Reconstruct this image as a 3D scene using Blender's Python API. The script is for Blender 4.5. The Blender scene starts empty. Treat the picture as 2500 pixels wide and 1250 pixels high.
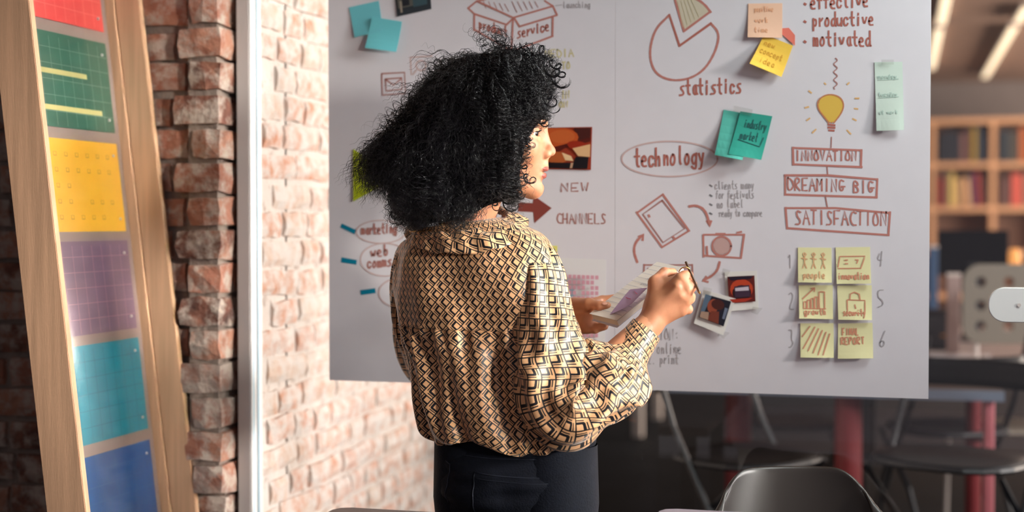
import bpy, bmesh, math, random
import numpy as np
from mathutils import Vector, Matrix
random.seed(7); RNG = np.random.default_rng(11)
C = bpy.context.scene.collection
SC = bpy.context.scene

# ------------------------------------------------------------------ camera, world, light, exposure
CAM_Z, YAW, PITCH, FPX = 1.32, math.radians(15.3), math.radians(1.4), 3470.0
cd = bpy.data.cameras.new('camera'); cam = bpy.data.objects.new('camera', cd); C.objects.link(cam)
cam.location = (0, 0, CAM_Z); cam.rotation_euler = (math.pi/2-PITCH, 0, YAW)
cd.sensor_width = 36; cd.lens = FPX*36/2500
cd.dof.use_dof = True; cd.dof.focus_distance = 2.9; cd.dof.aperture_fstop = 1.55
cd.clip_start = 0.05
SC.camera = cam
w = bpy.data.worlds.new('room_light'); SC.world = w; w.use_nodes = True
w.node_tree.nodes['Background'].inputs[0].default_value = (.98, .90, .99, 1)
w.node_tree.nodes['Background'].inputs[1].default_value = .27
def area(name, loc, target, sx, sy, watts, col, spread=180):
    ld = bpy.data.lights.new(name, 'AREA'); ld.shape = 'RECTANGLE'; ld.size = sx; ld.size_y = sy
    ld.energy = watts; ld.color = col; ld.spread = math.radians(spread)
    o = bpy.data.objects.new(name, ld); C.objects.link(o); o.location = loc
    d = Vector(target)-Vector(loc); o.rotation_euler = d.to_track_quat('-Z', 'Y').to_euler()
    return o
area('assumed_wall_light', (3.6, 4.2, 2.2), (-1.5, 3.6, 1.5), 1.5, .8, 140, (1.0, .96, .93), 150)  # assumed lamp from the right, no window built: lights the brick wall beyond the glass
area('assumed_key_light', (6.2, 1.75, 2.75), (-.9, 2.8, 1.3), .8, .8, 13, (1.0, .97, .92), 20)  # assumed narrow key lamp, no window there: lights her face and right side
area('frame_fill_light', (4.6, -.6, 2.1), (-1.68, 2.98, 1.25), .35, .9, 3.6, (1.0, .94, .86), 16)  # added narrow lamp, no real window: brightens the wooden frame and pier
area('paper_fill_light', (.95, 2.68, 2.6), (.0, 3.2, 1.9), .5, .4, 25, (.9, 1.0, .98), 160)  # added lamp, no real window: brightens the upper right of the paper
area('office_fill_light', (4.85, 11.0, 1.8), (0, 11.2, 1.9), 6.0, 1.4, 800, (1.0, .86, .74), 170)  # added lamp, no window in that wall: lifts office ceiling and bookshelf
SC.view_settings.view_transform = 'Standard'; SC.view_settings.look = 'None'
SC.view_settings.exposure = 0.0; SC.view_settings.gamma = 1.0
SC.view_settings.use_curve_mapping = False

# ------------------------------------------------------------------ helpers
R_ = Vector((math.cos(YAW), math.sin(YAW), 0)); F_ = Vector((-math.sin(YAW), math.cos(YAW), 0))
def ray(px, py):
    x = (px-1250)/FPX; y = (625-py)/FPX
    f = math.cos(PITCH)+y*math.sin(PITCH); u = y*math.cos(PITCH)-math.sin(PITCH)
    return R_*(x/f)+F_+Vector((0, 0, u/f))
def at(px, py, d):                 # world point at horizontal distance d from the viewpoint
    return Vector((0, 0, CAM_Z))+ray(px, py)*d
def aty(px, py, Y):
    r = ray(px, py); return Vector((0, 0, CAM_Z))+r*(Y/r.y)
def atz(px, py, z):
    r = ray(px, py); return Vector((0, 0, CAM_Z))+r*((z-CAM_Z)/r.z)
def atx(px, py, X):
    r = ray(px, py); return Vector((0, 0, CAM_Z))+r*(X/r.x)
def lin(c):
    return tuple(((v/255)/12.92 if v/255 <= .04045 else ((v/255+.055)/1.055)**2.4) for v in c)
def obj(name, me, m=None, parent=None, label=None, cat=None, group=None, kind=None, smooth=False):
    if isinstance(me, bmesh.types.BMesh):
        b = me; me = bpy.data.meshes.new(name); b.to_mesh(me); b.free()
    o = bpy.data.objects.new(name, me); C.objects.link(o)
    if m is not None and len(me.materials) == 0:
        for k in (m if isinstance(m, (list, tuple)) else [m]): me.materials.append(k)
    if parent: o.parent = parent
    tag(o, label, cat, group, kind)
    if smooth: me.polygons.foreach_set('use_smooth', [True]*len(me.polygons))
    return o
def tag(o, label=None, cat=None, group=None, kind=None):
    if label: o['label'] = label
    if cat: o['category'] = cat
    if group: o['group'] = group
    if kind: o['kind'] = kind
    return o
def empty(name, loc, label=None, cat=None, group=None, kind=None, rz=0):
    o = bpy.data.objects.new(name, None); C.objects.link(o); o.location = loc; o.rotation_euler.z = rz
    o.empty_display_size = .05
    bpy.context.view_layer.update()
    return tag(o, label, cat, group, kind)
def kid(name, me, m, par, label=None, smooth=False, kind=None):
    """part given in world coordinates, parented without moving"""
    o = obj(name, me, m, None, label, None, None, kind, smooth)
    o.parent = par; o.matrix_parent_inverse = par_world(par).inverted()
    return o
def par_world(p):
    M = Matrix.Translation(p.location) @ p.rotation_euler.to_matrix().to_4x4()
    if p.parent: M = par_world(p.parent) @ p.matrix_parent_inverse @ M
    return M
def mesh(verts, faces, name='m', uv=None):
    me = bpy.data.meshes.new(name); me.from_pydata([tuple(v) for v in verts], [], [tuple(int(i) for i in f) for f in faces]); me.update()
    return me
def fastmesh(V, Q, name='m'):
    V = np.asarray(V, np.float32); Q = np.asarray(Q, np.int32); n, k = Q.shape
    me = bpy.data.meshes.new(name); me.vertices.add(len(V)); me.vertices.foreach_set('co', V.ravel())
    me.loops.add(n*k); me.loops.foreach_set('vertex_index', Q.ravel())
    me.polygons.add(n); me.polygons.foreach_set('loop_start', np.arange(n, dtype=np.int32)*k)
    me.polygons.foreach_set('use_smooth', np.ones(n, bool))
    me.update(calc_edges=True); return me
def bbox(b, x0, x1, y0, y1, z0, z1, M=None, bev=0):
    vs = [b.verts.new(v) for v in [(x0,y0,z0),(x1,y0,z0),(x1,y1,z0),(x0,y1,z0),(x0,y0,z1),(x1,y0,z1),(x1,y1,z1),(x0,y1,z1)]]
    if M is not None:
        for v in vs: v.co = M @ v.co
    fs = [b.faces.new([vs[i] for i in f]) for f in [(3,2,1,0),(4,5,6,7),(0,1,5,4),(1,2,6,5),(2,3,7,6),(3,0,4,7)]]
    if bev:
        es = list({e for f in fs for e in f.edges}); bmesh.ops.bevel(b, geom=es, offset=bev, segments=2, affect='EDGES', profile=.5)
def box(x0, x1, y0, y1, z0, z1, M=None, bev=0):
    b = bmesh.new(); bbox(b, x0, x1, y0, y1, z0, z1, M, bev); return b
def btube(b, pts, r, n=8, caps=True, closed=False):
    pts = [Vector(p) for p in pts]; rs = r if isinstance(r, (list, tuple)) else [r]*len(pts)
    rings = []; up = None; N = len(pts)
    for i, p in enumerate(pts):
        a = pts[(i-1) % N] if (i or closed) else p; c = pts[(i+1) % N] if (i < N-1 or closed) else p
        t = (c-a).normalized()
        if up is None: up = Vector((0, 0, 1)) if abs(t.z) < .9 else Vector((1, 0, 0))
        s = t.cross(up).normalized(); up = s.cross(t).normalized()
        rings.append([b.verts.new(p+(s*math.cos(2*math.pi*k/n)+up*math.sin(2*math.pi*k/n))*rs[i]) for k in range(n)])
    for i in range(N if closed else N-1):
        A, B = rings[i], rings[(i+1) % N]
        for k in range(n): b.faces.new((A[k], A[(k+1) % n], B[(k+1) % n], B[k]))
    if caps and not closed:
        b.faces.new(rings[0][::-1]); b.faces.new(rings[-1])
def tube(pts, r, n=8, closed=False):
    b = bmesh.new(); btube(b, pts, r, n, True, closed); return b
def poly_prism(pts, off):
    """closed outline of 3-D points, extruded by off"""
    b = bmesh.new(); A = [b.verts.new(p) for p in pts]; B = [b.verts.new(Vector(p)+Vector(off)) for p in pts]; n = len(A)
    b.faces.new(A); b.faces.new(B[::-1])
    for i in range(n): b.faces.new((A[(i+1) % n], A[i], B[i], B[(i+1) % n]))
    bmesh.ops.recalc_face_normals(b, faces=b.faces); return b
def smoothpath(P, n=6):
    P = [Vector(p) for p in P]; out = []
    for i in range(len(P)-1):
        a = P[max(i-1, 0)]; b = P[i]; c = P[i+1]; d = P[min(i+2, len(P)-1)]
        for k in range(n):
            t = k/n; out.append(.5*((2*b)+(c-a)*t+(2*a-5*b+4*c-d)*t*t+(3*b-a-3*c+d)*t**3))
    return out+[P[-1]]

# ------------------------------------------------------------------ materials
def nmath(nt, op, a, b=None, c=None):
    n = nt.nodes.new('ShaderNodeMath'); n.operation = op
    for i, v in enumerate((a, b, c)):
        if v is None: continue
        if isinstance(v, (int, float)): n.inputs[i].default_value = v
        else: nt.links.new(v, n.inputs[i])
    return n.outputs[0]
def mat(name, col, rough=.6, spec=.5, metal=0, var=0, vscale=20, bump=0, bscale=60, stretch=None, col2=None, emit=None, rand=0, sheen=0, sss=0, coat=0, detail=4):
    m = bpy.data.materials.new(name); m.use_nodes = True; nt = m.node_tree; p = nt.nodes['Principled BSDF']
    c = lin(col); p.inputs['Base Color'].default_value = (*c, 1); p.inputs['Roughness'].default_value = rough
    p.inputs['Specular IOR Level'].default_value = spec; p.inputs['Metallic'].default_value = metal
    if sheen: p.inputs['Sheen Weight'].default_value = sheen
    if coat: p.inputs['Coat Weight'].default_value = coat; p.inputs['Coat Roughness'].default_value = .12
    if sss:
        p.inputs['Subsurface Weight'].default_value = sss; p.inputs['Subsurface Radius'].default_value = (1, .35, .2); p.inputs['Subsurface Scale'].default_value = .006
    if emit:
        p.inputs['Emission Color'].default_value = (*lin(emit[0]), 1); p.inputs['Emission Strength'].default_value = emit[1]
    if var or bump or col2:
        tc = nt.nodes.new('ShaderNodeTexCoord'); mp = nt.nodes.new('ShaderNodeMapping'); nt.links.new(tc.outputs['Object'], mp.inputs[0])
        if stretch: mp.inputs['Scale'].default_value = stretch
        no = nt.nodes.new('ShaderNodeTexNoise'); no.inputs['Scale'].default_value = vscale; no.inputs['Detail'].default_value = detail
        nt.links.new(mp.outputs[0], no.inputs['Vector'])
        c2 = lin(col2) if col2 else tuple(v*(1-var) for v in c)
        rp = nt.nodes.new('ShaderNodeValToRGB'); rp.color_ramp.elements[0].color = (*c2, 1); rp.color_ramp.elements[1].color = (*c, 1)
        rp.color_ramp.elements[0].position = .35; rp.color_ramp.elements[1].position = .65
        nt.links.new(no.outputs['Fac'], rp.inputs[0]); out = rp.outputs[0]
        if rand:
            oi = nt.nodes.new('ShaderNodeObjectInfo'); hs = nt.nodes.new('ShaderNodeHueSaturation')
            v = nmath(nt, 'MULTIPLY_ADD', oi.outputs['Random'], rand, 1-rand/2); nt.links.new(v, hs.inputs['Value']); nt.links.new(out, hs.inputs['Color']); out = hs.outputs[0]
        nt.links.new(out, p.inputs['Base Color'])
        if bump:
            n2 = nt.nodes.new('ShaderNodeTexNoise'); n2.inputs['Scale'].default_value = bscale; n2.inputs['Detail'].default_value = 5
            nt.links.new(mp.outputs[0], n2.inputs['Vector'])
            bp = nt.nodes.new('ShaderNodeBump'); bp.inputs['Strength'].default_value = bump; bp.inputs['Distance'].default_value = .004
            nt.links.new(n2.outputs['Fac'], bp.inputs['Height']); nt.links.new(bp.outputs[0], p.inputs['Normal'])
    return m
def brick_mat(name, cols, mortar, smear, rough=.85, bump=.8):
    """worn brick: several body colours chosen per piece and by noise, smeared with mortar"""
    m = bpy.data.materials.new(name); m.use_nodes = True; nt = m.node_tree; p = nt.nodes['Principled BSDF']; L = nt.links.new
    p.inputs['Roughness'].default_value = rough; p.inputs['Specular IOR Level'].default_value = .25
    ge = nt.nodes.new('ShaderNodeNewGeometry'); oi = nt.nodes.new('ShaderNodeObjectInfo')
    n1 = nt.nodes.new('ShaderNodeTexNoise'); n1.inputs['Scale'].default_value = 16; n1.inputs['Detail'].default_value = 6; L(ge.outputs['Position'], n1.inputs['Vector'])
    f = nmath(nt, 'ADD', nmath(nt, 'MULTIPLY', oi.outputs['Random'], .55), nmath(nt, 'MULTIPLY', n1.outputs['Fac'], .65)); f = nmath(nt, 'SUBTRACT', f, .12)
    rp = nt.nodes.new('ShaderNodeValToRGB'); cr = rp.color_ramp
    while len(cr.elements) < len(cols): cr.elements.new(.5)
    for i, c in enumerate(cols): cr.elements[i].position = i/(len(cols)-1)*.86+.07; cr.elements[i].color = (*lin(c), 1)
    L(f, rp.inputs[0])
    n2 = nt.nodes.new('ShaderNodeTexNoise'); n2.inputs['Scale'].default_value = 22; n2.inputs['Detail'].default_value = 9; n2.inputs['Roughness'].default_value = .65; L(ge.outputs['Position'], n2.inputs['Vector'])
    r2 = nt.nodes.new('ShaderNodeValToRGB'); r2.color_ramp.elements[0].position = .62-smear*.3; r2.color_ramp.elements[1].position = .74-smear*.2
    L(n2.outputs['Fac'], r2.inputs[0])
    mx = nt.nodes.new('ShaderNodeMix'); mx.data_type = 'RGBA'; L(r2.outputs[0], mx.inputs[0]); L(rp.outputs[0], mx.inputs[6]); mx.inputs[7].default_value = (*lin(mortar), 1)
    L(mx.outputs[2], p.inputs['Base Color'])
    n3 = nt.nodes.new('ShaderNodeTexNoise'); n3.inputs['Scale'].default_value = 55; n3.inputs['Detail'].default_value = 8; L(ge.outputs['Position'], n3.inputs['Vector'])
    bp = nt.nodes.new('ShaderNodeBump'); bp.inputs['Strength'].default_value = bump; bp.inputs['Distance'].default_value = .006; L(n3.outputs['Fac'], bp.inputs['Height']); L(bp.outputs[0], p.inputs['Normal'])
    return m
def fabric_pattern(name, ang, cell):
    m = bpy.data.materials.new(name); m.use_nodes = True; nt = m.node_tree; p = nt.nodes['Principled BSDF']; L = nt.links.new
    uv = nt.nodes.new('ShaderNodeUVMap'); mp = nt.nodes.new('ShaderNodeMapping'); L(uv.outputs[0], mp.inputs[0])
    mp.inputs['Rotation'].default_value[2] = ang; mp.inputs['Scale'].default_value = (1/cell, 1/cell, 1)
    nz = nt.nodes.new('ShaderNodeTexNoise'); nz.inputs['Scale'].default_value = .25; L(mp.outputs[0], nz.inputs['Vector'])
    sp = nt.nodes.new('ShaderNodeSeparateXYZ'); L(mp.outputs[0], sp.inputs[0])
    x = nmath(nt, 'FRACT', sp.outputs[0]); y = nmath(nt, 'FRACT', sp.outputs[1])
    def boxm(x0, x1, y0, y1):
        r = None
        for s, a, o in ((x, x0, 'GREATER_THAN'), (x, x1, 'LESS_THAN'), (y, y0, 'GREATER_THAN'), (y, y1, 'LESS_THAN')):
            t = nmath(nt, o, s, a); r = t if r is None else nmath(nt, 'MULTIPLY', r, t)
        return r
    k = None
    for bx in ((-1, .10, -1, 2), (-1, 2, -1, .10), (.53, .715, -1, .64), (-1, .64, .53, .715), (.5, .68, .5, .68), (.785, .87, -1, .67), (-1, .67, .785, .87)):
        t = boxm(*bx); k = t if k is None else nmath(nt, 'MAXIMUM', k, t)
    mx = nt.nodes.new('ShaderNodeMix'); mx.data_type = 'RGBA'; L(k, mx.inputs[0]); mx.inputs[6].default_value = (*lin((238, 184, 134)), 1); mx.inputs[7].default_value = (*lin((18, 16, 22)), 1)
    L(mx.outputs[2], p.inputs['Base Color'])
    p.inputs['Roughness'].default_value = .42; p.inputs['Specular IOR Level'].default_value = .45; p.inputs['Sheen Weight'].default_value = .25; p.inputs['Sheen Roughness'].default_value = .4
    return m
def glass_mat(name, tint=(1, 1, 1), gloss=1.0, ior=1.45):
    m = bpy.data.materials.new(name); m.use_nodes = True; nt = m.node_tree; nt.nodes.clear(); L = nt.links.new
    o = nt.nodes.new('ShaderNodeOutputMaterial'); t = nt.nodes.new('ShaderNodeBsdfTransparent'); t.inputs[0].default_value = (*tint, 1)
    g = nt.nodes.new('ShaderNodeBsdfGlossy'); g.inputs['Roughness'].default_value = .01; g.inputs[0].default_value = (gloss, gloss, gloss, 1)
    # Schlick reflectance, the same on both faces of a thin pane
    ge = nt.nodes.new('ShaderNodeNewGeometry'); vd = nt.nodes.new('ShaderNodeVectorMath'); vd.operation = 'DOT_PRODUCT'; L(ge.outputs['Normal'], vd.inputs[0]); L(ge.outputs['Incoming'], vd.inputs[1])
    c = nmath(nt, 'SUBTRACT', 1.0, nmath(nt, 'ABSOLUTE', vd.outputs['Value'])); r0 = ((ior-1)/(ior+1))**2
    f_ = nmath(nt, 'MULTIPLY_ADD', nmath(nt, 'POWER', c, 5.0), 1-r0, r0); mx = nt.nodes.new('ShaderNodeMixShader')
    L(f_, mx.inputs[0]); L(t.outputs[0], mx.inputs[1]); L(g.outputs[0], mx.inputs[2]); L(mx.outputs[0], o.inputs[0]); return m

M = {}
M['brick_dark'] = brick_mat('worn_red_brick', [(66, 54, 50), (126, 84, 70), (186, 134, 110), (164, 108, 88), (172, 154, 142), (196, 138, 104)], (196, 180, 166), .6)
M['mortar_dark'] = brick_mat('old_mortar', [(92, 80, 74), (142, 126, 116), (172, 156, 142)], (110, 94, 84), .3)
M['brick_pale'] = brick_mat('whitewashed_brick', [(196, 150, 132), (214, 172, 152), (206, 150, 122), (216, 194, 176), (200, 172, 158)], (222, 214, 206), .84, bump=.6)
M['mortar_pale'] = brick_mat('pale_mortar', [(206, 196, 186), (222, 214, 206), (214, 200, 188)], (170, 150, 138), .25, bump=.6)
M['paper'] = mat('white_paper', (221, 217, 222), .7, .3, bump=.12, bscale=9, var=.02)
M['floor'] = mat('dark_concrete', (30, 33, 38), .6, .12, var=.25, vscale=3)
M['ceiling'] = mat('brown_board_ceiling', (150, 118, 98), .8, var=.12, vscale=6)
M['greywall'] = mat('grey_plaster', (104, 94, 90), .8, var=.1, vscale=5)
M['plaster'] = mat('warm_plaster', (120, 105, 98), .8, var=.08, vscale=4)
M['alu'] = mat('painted_aluminium', (216, 206, 200), .4, .5)
M['white'] = mat('white_enamel', (236, 236, 234), .3)
M['bead'] = mat('pale_blue_seal', (190, 222, 236), .35)
M['wood'] = mat('planed_pine', (236, 188, 150), .5, .35, var=.22, vscale=5, stretch=(14, 14, .6), bump=.15)
M['wood2'] = mat('planed_pine_inner', (228, 184, 146), .5, .35, var=.2, vscale=5, stretch=(14, 14, .6), bump=.15)
M['black'] = mat('black_metal', (13, 15, 22), .45)
M['blackplastic'] = mat('black_plastic', (12, 12, 15), .55, .3, .5)
M['red'] = mat('red_painted_column', (122, 38, 42), .5, var=.1, vscale=3)
M['glass'] = glass_mat('clear_glass')
M['ink'] = mat('red_marker_ink', (188, 124, 114), .8, .2)
M['inkfaint'] = mat('faint_red_ink', (202, 172, 168), .8, .2)
M['inkmid'] = mat('dull_red_ink', (172, 118, 110), .8, .2)
M['pencil'] = mat('grey_pencil', (172, 166, 168), .8, .2)
M['gold'] = mat('gold', (232, 180, 96), .25, metal=1)
# ------------------------------------------------------------------ the setting
GY = 3.214                                  # glass plane
XW = -1.545                                 # brick side wall beyond the glass
PY, PX = 3.15, -1.59                        # face and corner of the brick pier on this side
obj('floor', box(-3.2, 5.2, -1.5, 15.6, -.1, 0), M['floor'], kind='structure')
obj('ceiling', box(-3.2, 5.2, 1.2, 15.6, 2.75, 2.85), M['ceiling'], kind='structure')
obj('wall_back', box(-3.2, 5.2, 15.4, 15.6, 0, 2.75), M['greywall'], kind='structure')
obj('wall_right_blocker', box(5.0, 5.2, 5.2, 15.4, 0, 2.75), M['plaster'], kind='structure')  # unseen, added to keep ambient light out of the office
def brick_variant(w, h, dep, k):
    r = random.Random(k); nx, nz = 5, 4; V = []; Fc = []
    for j in range(nz):
        for i in range(nx):
            u, v = i/(nx-1), j/(nz-1); ed = (i in (0, nx-1)) + (j in (0, nz-1))
            V.append(((u-.5)*w+r.uniform(-1, 1)*(.003 if ed else .006)*(1.0 if w > .15 else .6), -dep+ed*.005+r.uniform(-.004, .003), (v-.5)*h+r.uniform(-1, 1)*.0028))
    for j in range(nz-1):
        for i in range(nx-1): a = j*nx+i; Fc.append((a, a+1, a+nx+1, a+nx))
    ring = [i for i in range(nx)]+[j*nx+nx-1 for j in range(1, nz)]+[(nz-1)*nx+i for i in range(nx-2, -1, -1)]+[j*nx for j in range(nz-2, 0, -1)]
    base = len(V)
    for i in ring: V.append((V[i][0]*1.02, .012, V[i][2]*1.02))
    n = len(ring)
    for k2 in range(n): Fc.append((ring[(k2+1) % n], ring[k2], base+k2, base+(k2+1) % n))
    return mesh(V, Fc)
def place_brick(me, par, p, rz, m, label=None):
    o = bpy.data.objects.new('brick', me); C.objects.link(o); o.parent = par; o.location = p; o.rotation_euler = (random.uniform(-.02, .02), random.uniform(-.012, .012), rz+random.uniform(-.015, .015))
    if not me.materials: me.materials.append(m)
    return o
# pier and wall on this side (faces the viewer)
wl = obj('wall_front', box(-3.2, PX-.006, PY+.012, 3.4, 0, 2.75), M['mortar_dark'], kind='structure')
pitch = .0815
vs = [brick_variant(w_, .068, .010, 40+i) for i, w_ in enumerate([.232, .225, .236, .112, .108, .115, .17, .165])]
row0 = aty(500, 311, PY).z
for r in range(-15, 9):
    z = row0+(r)*pitch*1.0+.04
    if z < .40 or z > 2.1: continue
    # corner brick: a block with a visible side
    odd = r % 2; wc = (.088 if odd else .118)*random.uniform(.9, 1.1)
    b = bmesh.new(); bmesh.ops.create_cube(b, size=1)
    bmesh.ops.subdivide_edges(b, edges=b.edges, cuts=1, use_grid_fill=True)
    dY = 3.236-PY+.02+(.025 if z > .68 else 0); fwd = .025 if z > .68 else 0
    tall = random.choice([1, 1, 1.0])
    for v in b.verts:
        e = sum(abs(c) > .4 for c in v.co)
        s = 1-.05*(e-1)
        v.co = Vector((v.co.x*wc*s, v.co.y*dY*(1-.06*(e-1)), v.co.z*.074*s))+Vector([random.uniform(-.004, .004) for _ in range(3)])
    o = kid('brick', b, M['brick_dark'], wl); o.location = (PX+.011-wc/2+random.uniform(-.005, .003), PY-.012-fwd+dY/2, z)
    x = PX-wc-.014
    while x > -2.5:
        k = random.choice([0, 1, 2, 0, 1, 3, 4, 6, 7]); me = vs[k]; w_ = [.232, .225, .236, .112, .108, .115, .17, .165][k]
        place_brick(me, wl, (x-w_/2, PY+.004, z+random.uniform(-.004, .004)), 0, M['brick_dark']); x -= w_+random.uniform(.012, .022)
obj('wall_side_blocker', box(-2.5, -2.3, -1.5, PY+.012, 0, 2.75), mat('dark_blocker_plaster', (80, 66, 60), .85), kind='structure')  # unseen, added to block ambient light from the left
# side wall beyond the glass (faces +X)
ws = obj('wall_left', box(XW-.3, XW-.004, 3.42, 5.3, 0, 2.75), M['mortar_pale'], kind='structure')
dw_ = obj('wall_left', box(-2.9, -2.65, 5.3, 15.4, 0, 2.75), mat('shade_dark_wall', (50, 46, 46), .8), kind='structure')  # far stretch coloured dark, standing in for the dimmer light there
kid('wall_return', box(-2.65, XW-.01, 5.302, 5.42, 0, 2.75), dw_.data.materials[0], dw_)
b = bmesh.new(); bbox(b, PX+.002, XW-.004, 3.245, 3.43, 0, 2.75); kid('mortar_return', b, M['mortar_pale'], ws)
vp = [brick_variant(w_, .062, .007, 80+i) for i, w_ in enumerate([.222, .215, .228, .108, .104, .112, .155, .14])]
wdt = [.222, .215, .228, .108, .104, .112, .155, .14]
nb = 0
b = bmesh.new(); bbox(b, PX-.080, PX-.004, PY-.022, PY+.02, .68, 2.1); kid('mortar_core', b, M['mortar_dark'], wl)
for r in range(-14, 10):
    z = 1.30+r*.0755+.01; y = 3.25+(.11 if r % 2 else 0)*random.random()
    if z < .25 or z > 2.0: continue
    ymax = 3.95 if z > 1.12 else (5.0 if z < .98 else 4.4)
    while y < ymax:
        k = random.choice([0, 1, 2, 3, 4, 3, 6, 7, 5]); w_ = wdt[k]
        place_brick(vp[k], ws, (XW+.001+random.uniform(-.002, .003), y+w_/2, z+random.uniform(-.004, .004)), math.pi/2, M['brick_pale']); y += w_+random.uniform(.010, .018); nb += 1
# glass partition
win = empty('window_1', (-.6, GY, 0), kind='structure')
pane = kid('pane', box(-1.545, 4.2, GY-.004, GY+.004, .05, 2.72), M['glass'], win)
kid('frame_post', box(-1.568, -1.535, 3.180, 3.243, 0, 2.75, bev=.0015), M['alu'], win, label='upright aluminium post at the brick pier')
for y0, y1, m in ((3.181, 3.1895, 'white'), (3.1905, 3.196, 'bead'), (3.197, 3.209, 'white'), (3.219, 3.226, 'bead'), (3.227, 3.242, 'white')):
    kid('glazing_bead', box(-1.5352, -1.5315, y0, y1, 0, 2.74), M[m], win)
kid('bottom_rail', box(-1.535, 4.2, 3.185, 3.243, 0, .05), M['alu'], win)
kid('top_rail', box(-1.535, 4.2, 3.185, 3.243, 2.7, 2.75), M['alu'], win)

# ------------------------------------------------------------------ leaning wooden frame with the coloured calendar sheets
LEAN = .118
def FX(z, n=0): return -1.822-LEAN*(z-1.36)+n
def fbox(name, y0, y1, z0, z1, n0, n1, m, par, label=None, bev=.0015):
    b = bmesh.new(); bbox(b, 0, 1, 0, 1, 0, 1)
    for v in b.verts:
        z = z0+(z1-z0)*v.co.z; v.co = Vector((FX(z, n0+(n1-n0)*v.co.x), y0+(y1-y0)*v.co.y, z))
    if bev: bmesh.ops.bevel(b, geom=b.edges[:], offset=bev, segments=2, affect='EDGES')
    return kid(name, b, m, par, label) if par else obj(name, b, m)
ACR = glass_mat('thin_acrylic', ior=1.38); ACR.node_tree.nodes['Glossy BSDF'].inputs['Roughness'].default_value = .12
fr = empty('wooden_frame', (FX(0, .03), 2.9, 0), 'tall pine frame leaning before the brick pier with a column of coloured sheets', 'frame')
fbox('upright', 2.652, 2.671, 0, 2.35, -.012, .083, M['wood'], fr, 'near pine upright seen broad side on')
fbox('upright', 3.118, 3.138, 0, 2.35, .018, .083, M['wood2'], fr, 'far pine upright beside the pier')
fbox('inner_strip', 3.112, 3.136, 0, 2.35, -.010, .0165, M['wood2'], fr)
fbox('backing_board', 2.672, 3.112, .28, 2.2, -.012, -.006, mat('grey_backing', (150, 130, 122), .45), fr)
fbox('crosspiece', 2.672, 3.112, .2, .28, -.01, .05, M['wood'], fr)
fbox('crosspiece', 2.672, 3.112, 2.2, 2.28, -.01, .05, M['wood'], fr)
fbox('cover_sheet', 2.69, 3.105, .3, 2.19, .0016, .0030, ACR, fr, 'clear acrylic cover', 0)
sheets = [('red', (222, 74, 70), (240, 120, 110), 1.780, 1.992), ('dark green', (44, 96, 78), (130, 150, 130), 1.534, 1.752), ('yellow', (244, 182, 50), (190, 140, 50), 1.296, 1.508),
          ('muted purple', (122, 96, 118), (180, 132, 140), 1.061, 1.274), ('teal', (0, 138, 160), (20, 110, 130), .817, 1.038), ('blue', (0, 84, 146), (40, 100, 150), .577, .790)]
YA, YB = 2.765, 3.088
for i, (nm, c, lc, z0, z1) in enumerate(sheets):
    s = fbox('calendar_sheet', YA, YB, z0, z1, -.0055, -.0035, mat(nm.replace(' ', '_')+'_card', c, .55), None, bev=0)
    tag(s, f'{nm} calendar sheet ' + ['at the top of the column in the wooden frame', 'with two yellow strips in the wooden frame', 'printed with rows of dates in the wooden frame', 'with thin pink ruling in the wooden frame', 'above the blue one in the wooden frame', 'at the bottom of the column in the wooden frame'][i], 'calendar', 'calendar sheets in the wooden frame')
    lm = mat(nm.replace(' ', '_')+'_ruling', lc, .6); b = bmesh.new()
    def fq(y0, y1, za, zb, n=-.0032):
        vs_ = [b.verts.new((FX(z, n), y, z)) for y, z in ((y0, za), (y1, za), (y1, zb), (y0, zb))]; b.faces.new(vs_)
    if i == 2:
        for rr, cols in enumerate(((1, 2, 3, 4, 5, 6), (1, 2, 3, 4, 5, 6), (1, 2), (1, 2, 4, 5, 6), (1, 2, 3, 4, 5))):
            for cc in cols:
                y = YA+cc*.044+.004; z = z1-.030-rr*.036
                fq(y, y+.013, z-.010, z-.008); fq(y, y+.002, z-.010, z); fq(y+.011, y+.013, z-.010, z); fq(y, y+.013, z-.001, z)
        kid('printed_dates', b, lm, s, kind='stuff')
    else:
        for k in range(1, 6): z = z0+(z1-z0)*k/6; fq(YA+.004, YB-.004, z-.0006, z+.0006)
        for k in range(1, 8): y = YA+(YB-YA)*k/8; fq(y-.0007, y+.0007, z0+.004, z1-.01)
        kid('ruling', b, lm, s)
    if i == 1:
        for z, yb in ((1.655, YB-.10), (1.572, YB-.05)):
            b = bmesh.new(); fq(YA, yb, z, z+.012, -.0029); kid('highlight_strip', b, mat('pale_yellow_print', (196, 184, 120), .6), s)
    for z in ((z1-.03, z0+.03) if i else (z0+.03,)):
        p = Vector((FX(z, -.002), YB-.022, z)); b = bmesh.new(); bmesh.ops.create_cone(b, cap_ends=True, segments=10, radius1=.0035, radius2=.003, depth=.003, matrix=Matrix.Translation(p) @ Matrix.Rotation(math.pi/2, 4, 'Y'))
        kid('pin', b, M['alu'], s)

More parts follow.
